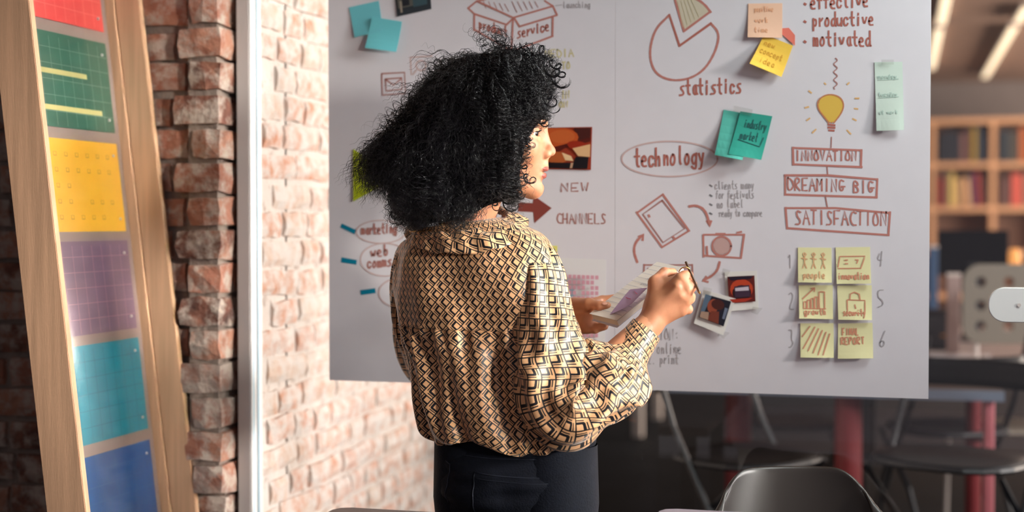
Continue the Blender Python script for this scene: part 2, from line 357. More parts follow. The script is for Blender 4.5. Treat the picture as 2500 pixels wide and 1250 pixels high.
# ------------------------------------------------------------------ paper on the glass
PYL = GY-.0075                              # face of the paper
def S(px, py, off=0): p = aty(px, py, PYL); p.y = PYL-off; return p
def sheet_box(name, x0, x1, z0, z1, label):
    o = obj(name, box(x0, x1, PYL, GY-.0045, z0, z1), M['paper'], None, label, 'paper sheet', 'large paper sheets taped on the glass'); return o
Lx0, Lx1, Rx1 = S(803, 500).x, S(1501, 500).x, S(2270, 500).x
zb = S(803, 928).z
shL = sheet_box('paper_sheet', Lx0, Lx1, zb, zb+1.0, 'large white paper sheet behind the woman, marked with an open box and blue dashes')
shR = sheet_box('paper_sheet', Lx1+.0008, Rx1, S(2268, 974).z, S(2268, 974).z+1.0, 'large white paper sheet on the right, with a pie chart and three framed words')
RC = [0]
def ribbon(b, pts, wpx, off=.0006, closed=False):
    RC[0] = (RC[0]+1) % 12; off = off*.4+RC[0]*.00003
    w_ = wpx*.00088/2; P = [S(x, y, off) for x, y in pts]
    Q = [P[0]]
    for p in P[1:]:
        if (p-Q[-1]).length > 1e-5: Q.append(p)
    P = Q
    if len(P) < 2: return
    A = []; N = len(P)
    if not closed:
        P[0] = P[0]-(P[1]-P[0]).normalized()*w_*.7; P[-1] = P[-1]+(P[-1]-P[-2]).normalized()*w_*.7
    for i, p in enumerate(P):
        a = P[(i-1) % N] if (i or closed) else p; c = P[(i+1) % N] if (i < N-1 or closed) else p
        t = (c-a); t = t.normalized() if t.length > 1e-6 else Vector((1, 0, 0)); n = Vector((-t.z, 0, t.x))
        k = random.uniform(.88, 1.1); A.append((b.verts.new(p+n*w_*k), b.verts.new(p-n*w_*k)))
    for i in range(N if closed else N-1):
        (a, c), (d, e) = A[i], A[(i+1) % N]
        try: b.faces.new((a, c, e, d))
        except ValueError: pass
def chaikin(P, n=2):
    for _ in range(n):
        Q = [P[0]]
        for a, b_ in zip(P, P[1:]): Q += [(a[0]*.75+b_[0]*.25, a[1]*.75+b_[1]*.25), (a[0]*.25+b_[0]*.75, a[1]*.25+b_[1]*.75)]
        P = Q+[P[-1]]
    return P
GL = {'a':"56 36 24 32 52 54,56 53 62",'b':"29 22 42 54 46 25",'c':"55 46 26 14 22 42 53",'d':"55 36 14 22 42 54,59 52 62",'e':"14 54 46 26 14 22 52",'f':"58 49 38 32,16 56",'g':"55 36 14 22 42 54,56 50 30 11",'h':"19 12,14 36 45 42",'i':"36 32,38 37",'k':"29 22,56 24 52",'l':"39 33 42",'m':"16 12,15 26 35 32,35 46 55 52",'n':"26 22,24 46 55 52",'o':"36 14 22 42 54 46 36",'p':"26 20,25 46 54 42 23",'r':"26 22,24 45 56",'s':"56 36 25 44 53 42 12",'t':"39 33 42 52,16 56",'u':"16 13 32 54,56 52",'v':"16 32 56",'w':"16 22 35 42 56",'y':"16 33 43,56 30 10",
'A':"12 39 62,25 55",'B':"12 19 48 56 16,16 45 53 42 12",'C':"68 39 15 32 62",'D':"19 12 42 65 48 19",'E':"59 19 12 52,15 45",'F':"59 19 12,15 45",'G':"58 29 15 32 54 35,35 65",'H':"19 12,59 52,15 55",'I':"39 32",'L':"19 12 52",'M':"12 19 35 59 52",'N':"12 19 52 59",'O':"39 16 13 32 53 56 39",'P':"12 19 49 57 15",'R':"12 19 49 57 15 52",'S':"58 29 26 54 42 12",'T':"19 59,39 32",'V':"19 32 59",'W':"19 22 36 42 59",
'1':"17 39 32",'2':"18 39 57 12 52",'3':"19 49 35 54 32 12",'4':"38 15 55,59 42",'5':"59 19 16 45 53 12",'6':"59 25 13 32 54 35 14",':':"36 36.5,33 33.5",'.':"32 32.5",',':"32 21",'*':"34 35 44 34"}
def text(b, s, x0, y0, x1, y1, h, wpx, off=.0006, jit=.12):
    """handwriting: baseline from (x0,y0) to (x1,y1), 7 units high = h px"""
    n = len(s); L_ = math.hypot(x1-x0, y1-y0); ux, uy = (x1-x0)/L_, (y1-y0)/L_; adv = L_/n; cw = adv/6.2
    for i, ch in enumerate(s):
        if ch == ' ': continue
        jy = random.uniform(-jit, jit)*h*.2
        for st in GL[ch].split(','):
            pts = []
            for tk in st.split():
                if '.' in tk: gx, gy = float(tk[0]), float(tk[1:])
                else: gx, gy = float(tk[0]), float(tk[1])
                a = i*adv+(gx-.4)*cw; v = -(gy-2)*h/7+jy; pts.append((x0+ux*a-uy*v*0+random.uniform(-.3, .3), y0+uy*a+v+random.uniform(-.3, .3)))
            ribbon(b, chaikin(pts, 2) if (ch.islower() or ch in 'BCDGOPRS123456') else pts, wpx, off)
def arc(cx, cy, rx, ry, a0, a1, n=28): return [(cx+rx*math.cos(math.radians(a0+(a1-a0)*i/n)), cy-ry*math.sin(math.radians(a0+(a1-a0)*i/n))) for i in range(n+1)]
def draw(name, par, m, strokes, w_=6, off=.0006, smooth=False):
    if name in ('ray_mark', 'bullet_mark', 'pencil_bullet_mark', 'line_drawing', 'oval_outline', 'tablet_drawing') and len(strokes) > 1:
        for s in strokes: draw(name, par, m, [s], w_, off, smooth)
        return
    if name == 'arrow_drawing' and len(strokes) > 2:
        for k in range(0, len(strokes), 2): draw(name, par, m, strokes[k:k+2], w_, off, smooth)
        return
    b = bmesh.new()
    for s in strokes:
        ww = w_
        if isinstance(s, tuple): s, ww = s
        ribbon(b, chaikin(s, 3) if smooth else s, ww, off)
    return kid(name, b, m, par)
def write(par, m, lines, w_=5, name='lettering', off=.0006):
    for (s, x0, y0, x1, y1, h) in lines:
        b = bmesh.new(); text(b, s, x0, y0, x1, y1, h, w_, off); kid(name, b, m, par)
def flat(name, par, m, pts, off=.0005):
    b = bmesh.new(); b.faces.new([b.verts.new(S(x, y, off)) for x, y in pts][::-1]); return kid(name, b, m, par)
ink, faint, mid, pen = M['ink'], M['inkfaint'], M['inkmid'], M['pencil']
inkb = mat('darker_red_marker', (176, 106, 94), .8, .2)
# right sheet
draw('pie_chart_drawing', shR, ink, [[(1633, 38), (1600, 70), (1587, 115), (1588, 150), (1600, 178), (1625, 193), (1655, 197), (1690, 190), (1722, 168), (1745, 130), (1755, 95), (1752, 75), (1736, 58)]], 6, smooth=True)
draw('pie_chart_drawing', shR, inkb, [[(1634, 36), (1659, 112)], [(1659, 112), (1736, 57)]], 6)
draw('pie_slice_drawing', shR, ink, [[(1648, 0), (1670, 76)], [(1670, 76), (1735, 28)], chaikin([(1735, 30), (1722, 12), (1700, -4), (1670, -10), (1646, -6)], 2)], 6)
flat('pie_slice_shading', shR, mat('tan_pencil_hatching', (204, 194, 172), .8, .2), [(1651, 2), (1671, 72), (1731, 28), (1720, 13), (1700, 0), (1675, -6), (1652, -6)], .0003)
draw('pie_slice_hatching', shR, mat('tan_pencil', (190, 176, 140), .8, .2), [[(1654+8*i, max(-4, 4-2*i)), (1668+9.5*i, 66-6.2*i)] for i in range(7)], 1.5, .0005)
write(shR, inkb, [('statistics', 1658, 232, 1812, 226, 38)], 5)
write(shR, inkb, [('technology', 1548, 408, 1722, 398, 44)], 5.5)
draw('oval_outline', shR, faint, [arc(1635, 388, 117, 43, 0, 360, 50)], 4)
write(shR, inkb, [('effective', 1978, 22, 2122, 16, 36), ('productive', 1982, 65, 2135, 60, 34), ('motivated', 1985, 112, 2128, 112, 36)], 4.5)
draw('bullet_mark', shR, inkb, [[(1964, y), (1967, y+2)] for y in (9, 52, 101)], 6)
draw('squiggle_drawing', shR, mid, [[(2040+5*math.sin(i*1.3), 142+i*4) for i in range(20)]], 2.5, smooth=True)
flat('bulb_colour', shR, mat('yellow_felt_pen', (222, 184, 84), .8, .2), [(1996, 262), (2002, 243), (2016, 233), (2032, 231), (2050, 237), (2060, 256), (2056, 272), (2036, 298), (2024, 298)])
draw('bulb_drawing', shR, mat('ochre_felt_pen', (196, 128, 90), .8, .2), [chaikin([(2024, 300), (2012, 285), (1997, 266), (1996, 246), (2012, 233), (2032, 230), (2053, 238), (2061, 256), (2055, 276), (2036, 300)], 3), [(2023, 272), (2030, 300)], [(2037, 272), (2030, 300)], [(2023, 273), (2030, 278), (2037, 272)]], 3.5, .0009)
draw('bulb_base_drawing', shR, inkb, [[(2022, 304), (2038, 306)], [(2022, 311), (2038, 312)], [(2024, 318), (2036, 319)]], 5)
draw('ray_mark', shR, mat('orange_felt_pen', (226, 180, 120), .8, .2), [[(1975, 222), (1981, 227)], [(1966, 263), (1974, 261)], [(1970, 294), (1977, 289)], [(1984, 324), (1992, 316)], [(2069, 206), (2073, 202)], [(2088, 240), (2097, 240)], [(2086, 265), (2094, 266)], [(2082, 290), (2090, 294)], [(2068, 318), (2077, 327)], [(2013, 203), (2016, 206)]], 4)
draw('line_drawing', shR, mid, [[(2030, 335), (2029, 360)], [(2019, 405), (2021, 426)], [(2015, 478), (2020, 506)]], 3)
draw('word_frame', shR, ink, [[(1935, 361), (2103, 367)], [(2103, 366), (2102, 408)], [(2104, 408), (1937, 401)], [(1937, 402), (1936, 360)]], 5.5)
draw('word_frame', shR, ink, [[(1916, 428), (2020, 428), (2142, 438)], [(2142, 437), (2140, 482)], [(2141, 482), (1917, 475)], [(1917, 476), (1917, 428)]], 5.5)
draw('word_frame', shR, ink, [[(1917, 508), (2040, 508), (2173, 520)], [(2173, 518), (2169, 573)], [(2170, 574), (1922, 557)], [(1922, 558), (1918, 507)]], 5.5)
write(shR, ink, [('INNOVATION', 1941, 392, 2094, 392, 24), ('DREAMING BIG', 1922, 463, 2136, 472, 30), ('SATISFACTION', 1941, 547, 2168, 551, 34)], 4)
# tablet, arrows, camera, laptop
draw('tablet_drawing', shR, ink, [[(1618, 475), (1555, 520)], [(1554, 518), (1617, 604)], [(1616, 604), (1683, 563)], [(1683, 564), (1618, 474)]], 5)
draw('tablet_drawing', shR, mid, [[(1616, 490), (1570, 523), (1619, 592), (1672, 558), (1617, 489)]], 4)
draw('tablet_drawing', shR, ink, [[(1584, 525), (1586, 529)], [(1643, 578), (1648, 583)]], 5)
draw('arrow_drawing', shR, ink, [chaikin([(1683, 504), (1700, 501), (1722, 512), (1733, 548)], 3), [(1726, 540), (1733, 552), (1736, 540)], chaikin([(1556, 640), (1547, 615), (1551, 592), (1568, 575)], 3), [(1560, 578), (1571, 572), (1569, 586)], chaikin([(1757, 640), (1752, 660), (1738, 674), (1718, 684)], 3), [(1724, 676), (1716, 686), (1728, 688)]], 6.5)
draw('camera_drawing', shR, ink, [[(1718, 573), (1814, 573)], [(1717, 574), (1718, 627)], [(1718, 624), (1808, 630)], [(1809, 630), (1817, 572)], arc(1762, 601, 23, 23, 0, 360, 30), [(1800, 568), (1810, 566)], [(1726, 602), (1727, 622)], [(1748, 571), (1770, 571)]], 5)
flat('lens_shading', shR, mat('pink_pencil', (196, 162, 156), .8, .2), arc(1762, 601, 20, 20, 0, 360, 20)[:-1], .0003)
draw('laptop_drawing', shR, mid, [[(1572, 647), (1690, 647)], [(1573, 646), (1570, 700)], [(1690, 646), (1692, 700)], [(1582, 656), (1682, 656), (1684, 690)], [(1582, 656), (1580, 690)]], 4.5)
write(shR, pen, [('clients many', 1745, 462, 1842, 460, 20), ('for festivals', 1747, 485, 1842, 484, 20), ('no label', 1750, 508, 1816, 506, 20), ('ready to compare', 1755, 529, 1862, 528, 18), ('OPTION:', 1572, 829, 1660, 829, 26), ('1. online', 1572, 864, 1665, 862, 26), ('2. print', 1582, 888, 1658, 888, 24)], 2.2, 'pencil_lettering')
draw('pencil_bullet_mark', shR, mat('dark_pencil', (110, 108, 112), .8), [[(1733, y), (1738, y+3)] for y in (452, 476, 498, 520)], 4)
write(shR, pen, [('1', 1924, 655, 1936, 655, 36), ('2', 1924, 755, 1942, 755, 42), ('3', 1924, 848, 1942, 848, 42), ('4', 2140, 650, 2158, 650, 36), ('5', 2142, 750, 2162, 750, 42), ('6', 2146, 848, 2166, 848, 40)], 2.4, 'pencil_number')
# left sheet
draw('open_box_drawing', shL, ink, [[(1165, 3), (1253, 43)], [(1165, 2), (1143, 20)], [(1143, 20), (1158, 34), (1236, 60)], [(1236, 61), (1255, 43)], [(1254, 43), (1350, 15)], [(1350, 15), (1360, 36)], [(1360, 37), (1268, 65)], [(1268, 64), (1255, 43)], [(1158, 34), (1158, 74)], [(1158, 72), (1220, 108), (1248, 124)], [(1253, 45), (1249, 124)], [(1350, 42), (1349, 88)], [(1350, 88), (1250, 126)], [(1185, -2), (1165, 3)], [(1330, 2), (1350, 15)]], 5)
draw('box_shading', shL, mid, [[(1180+i*13, 2+i*2), (1186+i*14, 20+i*2)] for i in range(5)]+[[(1262+i*13, 30-i*3), (1250+i*14, 4)] for i in range(5)], 2)
b = bmesh.new(); text(b, 'product', 1168, 68, 1240, 90, 24, 4); text(b, 'service', 1262, 94, 1342, 74, 26, 4); kid('lettering', b, inkb, shL)
draw('envelope_drawing', shL, mid, [[(932, 180), (988, 177), (990, 228), (934, 232), (932, 180)], [(941, 193), (981, 190), (982, 218), (943, 222), (941, 193)], [(943, 195), (961, 208), (980, 192)]], 4)
draw('person_icon_drawing', shL, faint, [[(1002, 140), (1055, 137)], [(1002, 140), (1004, 182)], arc(1028, 160, 12, 12, 0, 360), [(1008, 182), (1016, 172)]], 4)
write(shL, pen, [('launching', 1374, 20, 1442, 18, 16)], 2.2, 'pencil_lettering')
draw('pencil_line', shL, pen, [[(1356, 14), (1372, 12)]], 2)
write(shL, mat('faint_yellow_marker', (206, 196, 150), .8, .2), [('MEDIA', 1330, 140, 1402, 138, 18), ('TO', 1372, 168, 1394, 167, 16), ('IN', 1370, 240, 1392, 240, 18), ('ON', 1365, 262, 1388, 262, 14)], 4)
write(shL, mid, [('NEW', 1368, 468, 1442, 466, 20), ('CHANNELS', 1358, 545, 1482, 546, 24)], 3.5)
flat('red_arrow', shL, mat('brick_red_card', (134, 58, 48), .7), [(1265, 494), (1301, 496), (1304, 478), (1347, 508), (1305, 545), (1302, 518), (1265, 516)])
write(shL, mid, [('marketing', 882, 572, 970, 568, 24), ('web', 905, 628, 950, 622, 26), ('comms', 896, 655, 958, 648, 26)], 5)
draw('oval_outline', shL, faint, [arc(930, 566, 60, 28, 0, 360, 40), arc(940, 634, 60, 40, 0, 360, 40), arc(985, 715, 60, 38, 0, 360, 40)], 3)
for (x0, y0, x1, y1) in ((834, 552, 866, 565), (835, 635, 869, 640), (882, 714, 915, 710)):
    draw('blue_dash', shL, mat('blue_felt_pen', (0, 128, 158), .7, .2), [[(x0+2, y0), (x1-2, y1)]], 13)
# sticky notes and prints: each is a thing
def quad_note(name, q, col, label, cat='sticky note', group=None, lift=.010, lines=(), inkm=None, th=.0006, base=.0012, bend=1.0, m=None):
    """q: four image-frame corners tl,tr,br,bl on the paper plane; lower edge curls off the sheet"""
    P = [S(*c) for c in q]; n = 7; b = bmesh.new(); G = []
    for j in range(n):
        row = []
        for i in range(n):
            u, v = i/(n-1), j/(n-1); p = P[0].lerp(P[1], u).lerp(P[3].lerp(P[2], u), v)
            row.append(b.verts.new(p-Vector((0, base+lift*v**2.2*bend*(1+.3*math.sin(u*3+len(label))), 0))))
        G.append(row)
    for j in range(n-1):
        for i in range(n-1): b.faces.new((G[j][i], G[j+1][i], G[j+1][i+1], G[j][i+1]))
    r = bmesh.ops.extrude_face_region(b, geom=b.faces[:]); vs_ = [g for g in r['geom'] if isinstance(g, bmesh.types.BMVert)]
    bmesh.ops.translate(b, verts=vs_, vec=(0, th, 0)); bmesh.ops.recalc_face_normals(b, faces=b.faces)
    o = obj(name, b, m or mat(label[:18].replace(' ', '_')+'_paper', col, .65, .3), None, label, cat, group, smooth=False)
    return o, P, (base, lift, bend, label)
def on_note(note, kind_, strokes, wpx, m, name='note_lettering'):
    """strokes in u,v of the note; follows its curl"""
    o, P, (base, lift, bend, label) = note; b = bmesh.new(); w_ = wpx*.00088/2
    for st in strokes:
        pts = []
        for a, c in zip(st, st[1:]):
            for k in range(4): pts.append((a[0]+(c[0]-a[0])*k/4, a[1]+(c[1]-a[1])*k/4))
        pts.append(st[-1]); A = []
        W = [P[0].lerp(P[1], u).lerp(P[3].lerp(P[2], u), v)-Vector((0, base+lift*max(v, 0)**2.2*bend*(1+.3*math.sin(u*3+len(label)))+.0005+.00003*(len(b.verts) % 9), 0)) for u, v in pts]
        for i, p in enumerate(W):
            a = W[max(i-1, 0)]; c = W[min(i+1, len(W)-1)]; t = c-a
            if t.length < 1e-7: t = Vector((1, 0, 0))
            t.normalize(); nn = Vector((-t.z, 0, t.x)); A.append((b.verts.new(p+nn*w_), b.verts.new(p-nn*w_)))
        for (a, c), (d, e) in zip(A, A[1:]): b.faces.new((a, c, e, d))
    return kid(name, b, m, o)
def uvtext(s, u0, v0, u1, h):
    out = []; adv = (u1-u0)/len(s); cw = adv/6.2
    for i, ch in enumerate(s):
        if ch == ' ': continue
        for st in GL[ch].split(','): 
            pts = [(u0+i*adv+(float(t[0])-.4)*cw, v0-(float(t[1:])-2)*h/7) for t in st.split()]
            out.append(chaikin(pts, 1) if ch.islower() else pts)
    return out
yel = (235, 230, 178); G6 = 'pale yellow sticky notes in two columns'
notes6 = [(((1948, 604), (2030, 605), (2031, 690), (1949, 689)), 'with three stick figures, top left of the six', 'people'),
          (((2040, 604), (2124, 603), (2127, 692), (2043, 693)), 'with a ticket drawing, top right of the six', 'innovation'),
          (((1950, 696), (2033, 696), (2034, 779), (1952, 777)), 'with a rising bar chart, middle left of the six', 'growth'),
          (((2044, 697), (2128, 696), (2129, 781), (2047, 780)), 'with a padlock, middle right of the six', 'security'),
          (((1954, 789), (2035, 789), (2036, 873), (1955, 872)), 'filled with slanting strokes, bottom left of the six', ''),
          (((2046, 790), (2130, 788), (2132, 874), (2046, 875)), 'reading final report, bottom right of the six', 'FR')]
om = mat('orange_pencil', (224, 176, 132), .8, .2); om2 = mat('rust_pencil', (214, 148, 118), .8, .2)
for k, (q, lab, wd) in enumerate(notes6):
    nt_ = quad_note('sticky_note', q, yel, 'pale yellow sticky note '+lab, group=G6, lift=.006)
    st = []
    if k == 0:
        for cx in (.2, .47, .75):
            st += [[(cx-.05, .2), (cx, .15), (cx+.05, .2), (cx, .26), (cx-.05, .2)], [(cx, .26), (cx, .45)], [(cx-.09, .3), (cx+.09, .34)], [(cx-.06, .6), (cx, .45), (cx+.06, .6)]]
    if k == 1: st += [[(.05, .55), (.12, .25), (.85, .25), (.72, .58), (.05, .58)], [(.25, .35), (.35, .35)], [(.25, .45), (.35, .45)], [(.55, .35), (.65, .35), (.6, .45)]]
    if k == 2: st += [[(.12, .7), (.8, .7)]]+[[(.14+.11*i, .7), (.14+.11*i, .5-.05*i), (.22+.11*i, .5-.05*i), (.22+.11*i, .7)] for i in range(4)]+[[(.6, .7), (.6, .2), (.76, .2), (.76, .7)], [(.1, .42), (.45, .1)], [(.36, .1), (.47, .08), (.46, .2)]]
    if k == 3: st += [[(.28, .42), (.8, .44), (.8, .82), (.28, .8), (.28, .42)], [(.36, .42), (.38, .25), (.5, .2), (.64, .26), (.66, .42)], [(.5, .55), (.53, .68)]]
    if k == 4: st += [[(.08+.15*i, .75+.0*i+min(.18, i*.06)), (.45+.11*i, .1+.05*i)] for i in range(5)]+[[(.05, .4), (.3, .08)]]
    if k == 5:
        on_note(nt_, '', uvtext('FINAL', .12, .34, .62, .2)+uvtext('REPORT', .08, .6, .78, .2), 3.2, om2)
    else:
        if wd: st += uvtext(wd, .14 if k != 1 else .04, .88, .82 if k != 1 else .96, .2)
        on_note(nt_, '', st, 3, om2 if k else om, 'note_drawing')
n_ = quad_note('sticky_note', ((1827, 9), (1910, 8), (1910, 93), (1826, 92)), (246, 202, 172), 'peach sticky note above the orange yellow one', group='sticky notes near the word list', lift=.005)
on_note(n_, '', uvtext('positive', .18, .24, .75, .16)+uvtext('work', .2, .56, .6, .16)+uvtext('time', .18, .85, .6, .16), 2.5, mat('peach_pencil', (236, 178, 140), .8, .2))
n_ = quad_note('sticky_note', ((1894, 70), (1926, 68), (1941, 86), (1941, 112)), (240, 130, 112), 'small coral sticky note tucked behind the orange yellow one', group='sticky notes near the word list', lift=.001, base=.0010)
n_ = quad_note('sticky_note', ((1866, 84), (1936, 112), (1909, 189), (1832, 157)), (250, 206, 84), 'tilted orange yellow sticky note below the peach one', group='sticky notes near the word list', lift=.012, base=.003)
on_note(n_, '', uvtext('new', .1, .3, .5, .18)+uvtext('concept', .1, .56, .85, .18)+uvtext('idea', .2, .84, .7, .18), 2.5, mat('amber_pencil', (226, 170, 66), .8, .2))
n_ = quad_note('sticky_note', ((1767, 268), (1836, 280), (1815, 392), (1747, 379)), (92, 190, 174), 'light teal sticky note, left one of the overlapping pair', group='overlapping teal notes', lift=.018)
n_ = quad_note('sticky_note', ((1808, 272), (1886, 284), (1860, 391), (1781, 377)), (50, 160, 142), 'darker teal sticky note with grey writing, right one of the pair', group='overlapping teal notes', lift=.014, base=.004)
on_note(n_, '', uvtext('industry', .22, .34, .92, .2)+uvtext('market', .18, .62, .75, .2)+[[(.15, .64), (.85, .72), (.9, .5)]], 2.6, mat('dark_teal_pencil', (26, 92, 88), .8))
def tape(q, label):
    o, _, _ = quad_note('tape_piece', q, (180, 180, 178), label, 'tape', 'pieces of adhesive tape', lift=.001, base=.0055, m=TAPE); return o
TAPE = glass_mat('matte_tape', (.93, .93, .92)); TAPE.node_tree.nodes['Glossy BSDF'].inputs['Roughness'].default_value = .5
tape(((1792, 258), (1838, 268), (1836, 284), (1790, 272)), 'piece of clear tape over the teal notes')
n_ = quad_note('sticky_note', ((2135, 152), (2203, 151), (2207, 318), (2140, 320)), (210, 226, 214), 'tall pale mint note with faint writing beside the bulb drawing', lift=.007)
on_note(n_, '', [s for k in range(3) for s in uvtext(('monday', 'tuesday', 'at work')[k], .1, .24+.26*k, .8, .06)]+[[(.1, .26), (.85, .25)], [(.1, .52), (.85, .51)]], 2, mat('mint_pencil', (180, 204, 192), .8))
tape(((2152, 146), (2182, 146), (2182, 158), (2152, 158)), 'piece of tape at the top of the mint note')
n_ = quad_note('sticky_note', ((852, 18), (925, 2), (937, 78), (868, 92)), (112, 196, 206), 'light blue sticky note, upper left one of the overlapping pair', group='light blue sticky notes', lift=.008)
n_ = quad_note('sticky_note', ((911, 42), (984, 54), (973, 129), (897, 119)), (112, 200, 208), 'light blue sticky note, lower right one of the overlapping pair', group='light blue sticky notes', lift=.009, base=.008)
n_ = quad_note('sticky_note', ((863, 364), (935, 410), (935, 452), (863, 492)), (190, 204, 28), 'lime green triangular card half hidden by the curly hair', 'card', lift=.001)
on_note(n_, '', [[(.1+i*.12, .08), (.1+i*.12, .95)] for i in range(7)], 2, mat('olive_pencil', (170, 182, 30), .8), 'ruling')
n_ = quad_note('sticky_note', ((1330, 600), (1361, 600), (1361, 640), (1330, 640)), (226, 222, 120), 'pale yellow slip peeping out beside the right shoulder', lift=.001)
# photo prints
def patches(note, pol, base_off=.0009, name='printed_shape'):
    o, P, (ba, li, be, lab) = note
    for k, (c, pts) in enumerate(pol):
        b = bmesh.new(); vs_ = []
        for u, v in pts: vs_.append(b.verts.new(P[0].lerp(P[1], u).lerp(P[3].lerp(P[2], u), v)-Vector((0, ba+li+base_off+k*.0001, 0))))
        b.faces.new(vs_[::-1]); kid(name, b, mat(name+'_ink', c, .45, .4), o)
n_ = quad_note('photo_print', ((1300, 312), (1446, 310), (1443, 415), (1302, 412)), (150, 52, 28), 'orange and brown photograph taped beside the face', 'photograph', lift=.0005)
def blob(cx, cy, rx, ry, n=16, a=0, a0=0, a1=2*math.pi):
    return [(min(.99, max(.01, cx+rx*math.cos(a0+(a1-a0)*i/n)*math.cos(a)-ry*math.sin(a0+(a1-a0)*i/n)*math.sin(a))), min(.98, max(.02, cy+rx*math.cos(a0+(a1-a0)*i/n)*math.sin(a)+ry*math.sin(a0+(a1-a0)*i/n)*math.cos(a)))) for i in range(n)]
patches(n_, [((70, 26, 22), [(.7, .02), (.98, .02), (.98, .3), (.75, .3)]), ((188, 82, 34), blob(.42, .24, .36, .24)), ((196, 96, 46), blob(.5, .22, .22, .16)), ((84, 22, 14), [(.28, .5), (.5, .42), (.98, .24), (.98, .34), (.55, .5), (.4, .62)]), ((150, 40, 18), blob(.8, .46, .22, .12, a=.4)), ((222, 178, 130), [(.68, .5), (.98, .4), (.98, .7), (.78, .68)]), ((176, 90, 44), blob(.42, .72, .2, .14)), ((232, 196, 150), [(.5, .6), (.66, .68), (.7, .8), (.56, .78)]), ((20, 16, 22), [(.02, .84), (.7, .84), (.74, .70), (.96, .7), (.94, .98), (.02, .97)]), ((190, 150, 120), [(.66, .84), (.7, .84), (.68, .97), (.64, .97)])])
n_ = quad_note('photo_print', ((962, -30), (1048, -45), (1054, 22), (970, 41)), (48, 54, 60), 'dark photograph above the light blue notes', 'photograph', lift=.001)
patches(n_, [((92, 90, 84), [(.06, .1), (.5, .1), (.5, .75), (.06, .75)]), ((150, 140, 126), [(.12, .5), (.18, .5), (.18, .9), (.12, .9)]), ((60, 84, 92), [(.5, .3), (.9, .3), (.9, .8), (.5, .8)]), ((30, 34, 40), [(.2, .2), (.4, .2), (.4, .7), (.2, .7)])])
n_ = quad_note('instant_photo', ((1769, 664), (1848, 661), (1852, 754), (1776, 760)), (226, 222, 216), 'upright instant photo with a red picture', 'photograph', 'instant photos taped on the paper', lift=.002)
patches(n_, [((96, 26, 20), [(.08, .12), (.92, .12), (.92, .8), (.08, .8)]), ((188, 66, 34), blob(.5, .46, .36, .26)), ((40, 14, 18), blob(.5, .55, .3, .2)), ((60, 40, 60), [(.28, .38), (.75, .36), (.76, .66), (.28, .66)]), ((200, 190, 200), [(.3, .42), (.72, .40), (.73, .5), (.3, .5)]), ((30, 20, 40), [(.1, .13), (.88, .13), (.8, .2), (.2, .22)]), ((170, 50, 30), [(.1, .7), (.85, .7), (.6, .79), (.2, .79)])])
n_ = quad_note('instant_photo', ((1718, 707), (1797, 729), (1767, 818), (1695, 789)), (226, 222, 216), 'tilted instant photo with a portrait, overlapping the red one', 'photograph', 'instant photos taped on the paper', lift=.003, base=.0045)
patches(n_, [((26, 28, 42), [(.1, .1), (.9, .1), (.92, .78), (.1, .78)]), ((88, 108, 128), [(.1, .1), (.3, .1), (.2, .7), (.1, .75)]), ((150, 72, 50), blob(.42, .36, .17, .2)), ((70, 30, 26), blob(.55, .28, .2, .14)), ((120, 56, 42), [(.42, .5), (.65, .45), (.75, .77), (.35, .77)]), ((170, 140, 120), [(.12, .6), (.36, .55), (.4, .77), (.12, .77)]), ((110, 120, 140), [(.78, .3), (.88, .3), (.88, .6), (.8, .6)])])
for q, l in ((((1765, 655), (1785, 660), (1776, 676), (1762, 670)), 'tape on the upper corner of the red instant photo'), (((1838, 748), (1862, 752), (1850, 768), (1834, 762)), 'tape on the lower corner of the red instant photo'), (((1718, 700), (1740, 704), (1736, 720), (1716, 718)), 'tape on the upper corner of the portrait instant photo'), (((1760, 806), (1782, 812), (1768, 826), (1752, 818)), 'tape on the lower corner of the portrait instant photo')): tape(q, l)
n_ = quad_note('printed_chart', ((1340, 628), (1480, 634), (1478, 840), (1340, 840)), (224, 222, 222), 'white printout with a pink grid behind the holding hands', 'paper', lift=.004)
pk = mat('pink_print', (214, 158, 172), .7); b = bmesh.new()
for i in range(10):
    for j in range(12):
        if (i*7+j*3) % 11 == 0: continue
        u, v = .12+i*.078, .19+j*.062; P = n_[1]
        q = [P[0].lerp(P[1], u+du).lerp(P[3].lerp(P[2], u+du), v+dv)-Vector((0, .0012+.0062, 0)) for du, dv in ((0, 0), (.058, 0), (.058, .046), (0, .046))]
        b.faces.new([b.verts.new(x) for x in q][::-1])
kid('pink_grid', b, pk, n_[0], kind='stuff')
patches(n_, [((130, 170, 186), [(.2, .36), (.46, .36), (.46, .44), (.2, .46)])], .002)
# ------------------------------------------------------------------ office beyond the glass
lampm = mat('lit_tube', (255, 236, 205), .5, emit=((255, 232, 196), 1.15))
def light_bar(x, y0, y1, label):
    o = obj('ceiling_light', box(x-.035, x+.035, y0, y1, 2.715, 2.749, bev=.008), M['alu'], None, label, 'lamp', 'linear ceiling lights in the office')
    kid('light_tube', box(x-.03, x+.03, y0+.02, y1-.02, 2.700, 2.7145, bev=.006), lampm, o)
def yat(px, py): return atz(px, py, 2.72)
for (pa, pb, l) in (((2318, -14), (2290, 55), 'lit linear ceiling light right above the paper edge, nearest'), ((2290, 70), (2274, 165), 'lit linear ceiling light half hidden by the paper edge'), ((2512, 15), (2480, 50), 'lit linear ceiling light cut off by the right frame edge'), ((2480, 64), (2400, 186), 'long lit linear ceiling light sloping above the bookshelf')):
    A, B = yat(*pa), yat(*pb); light_bar((A.x+B.x)/2, A.y, B.y, l)
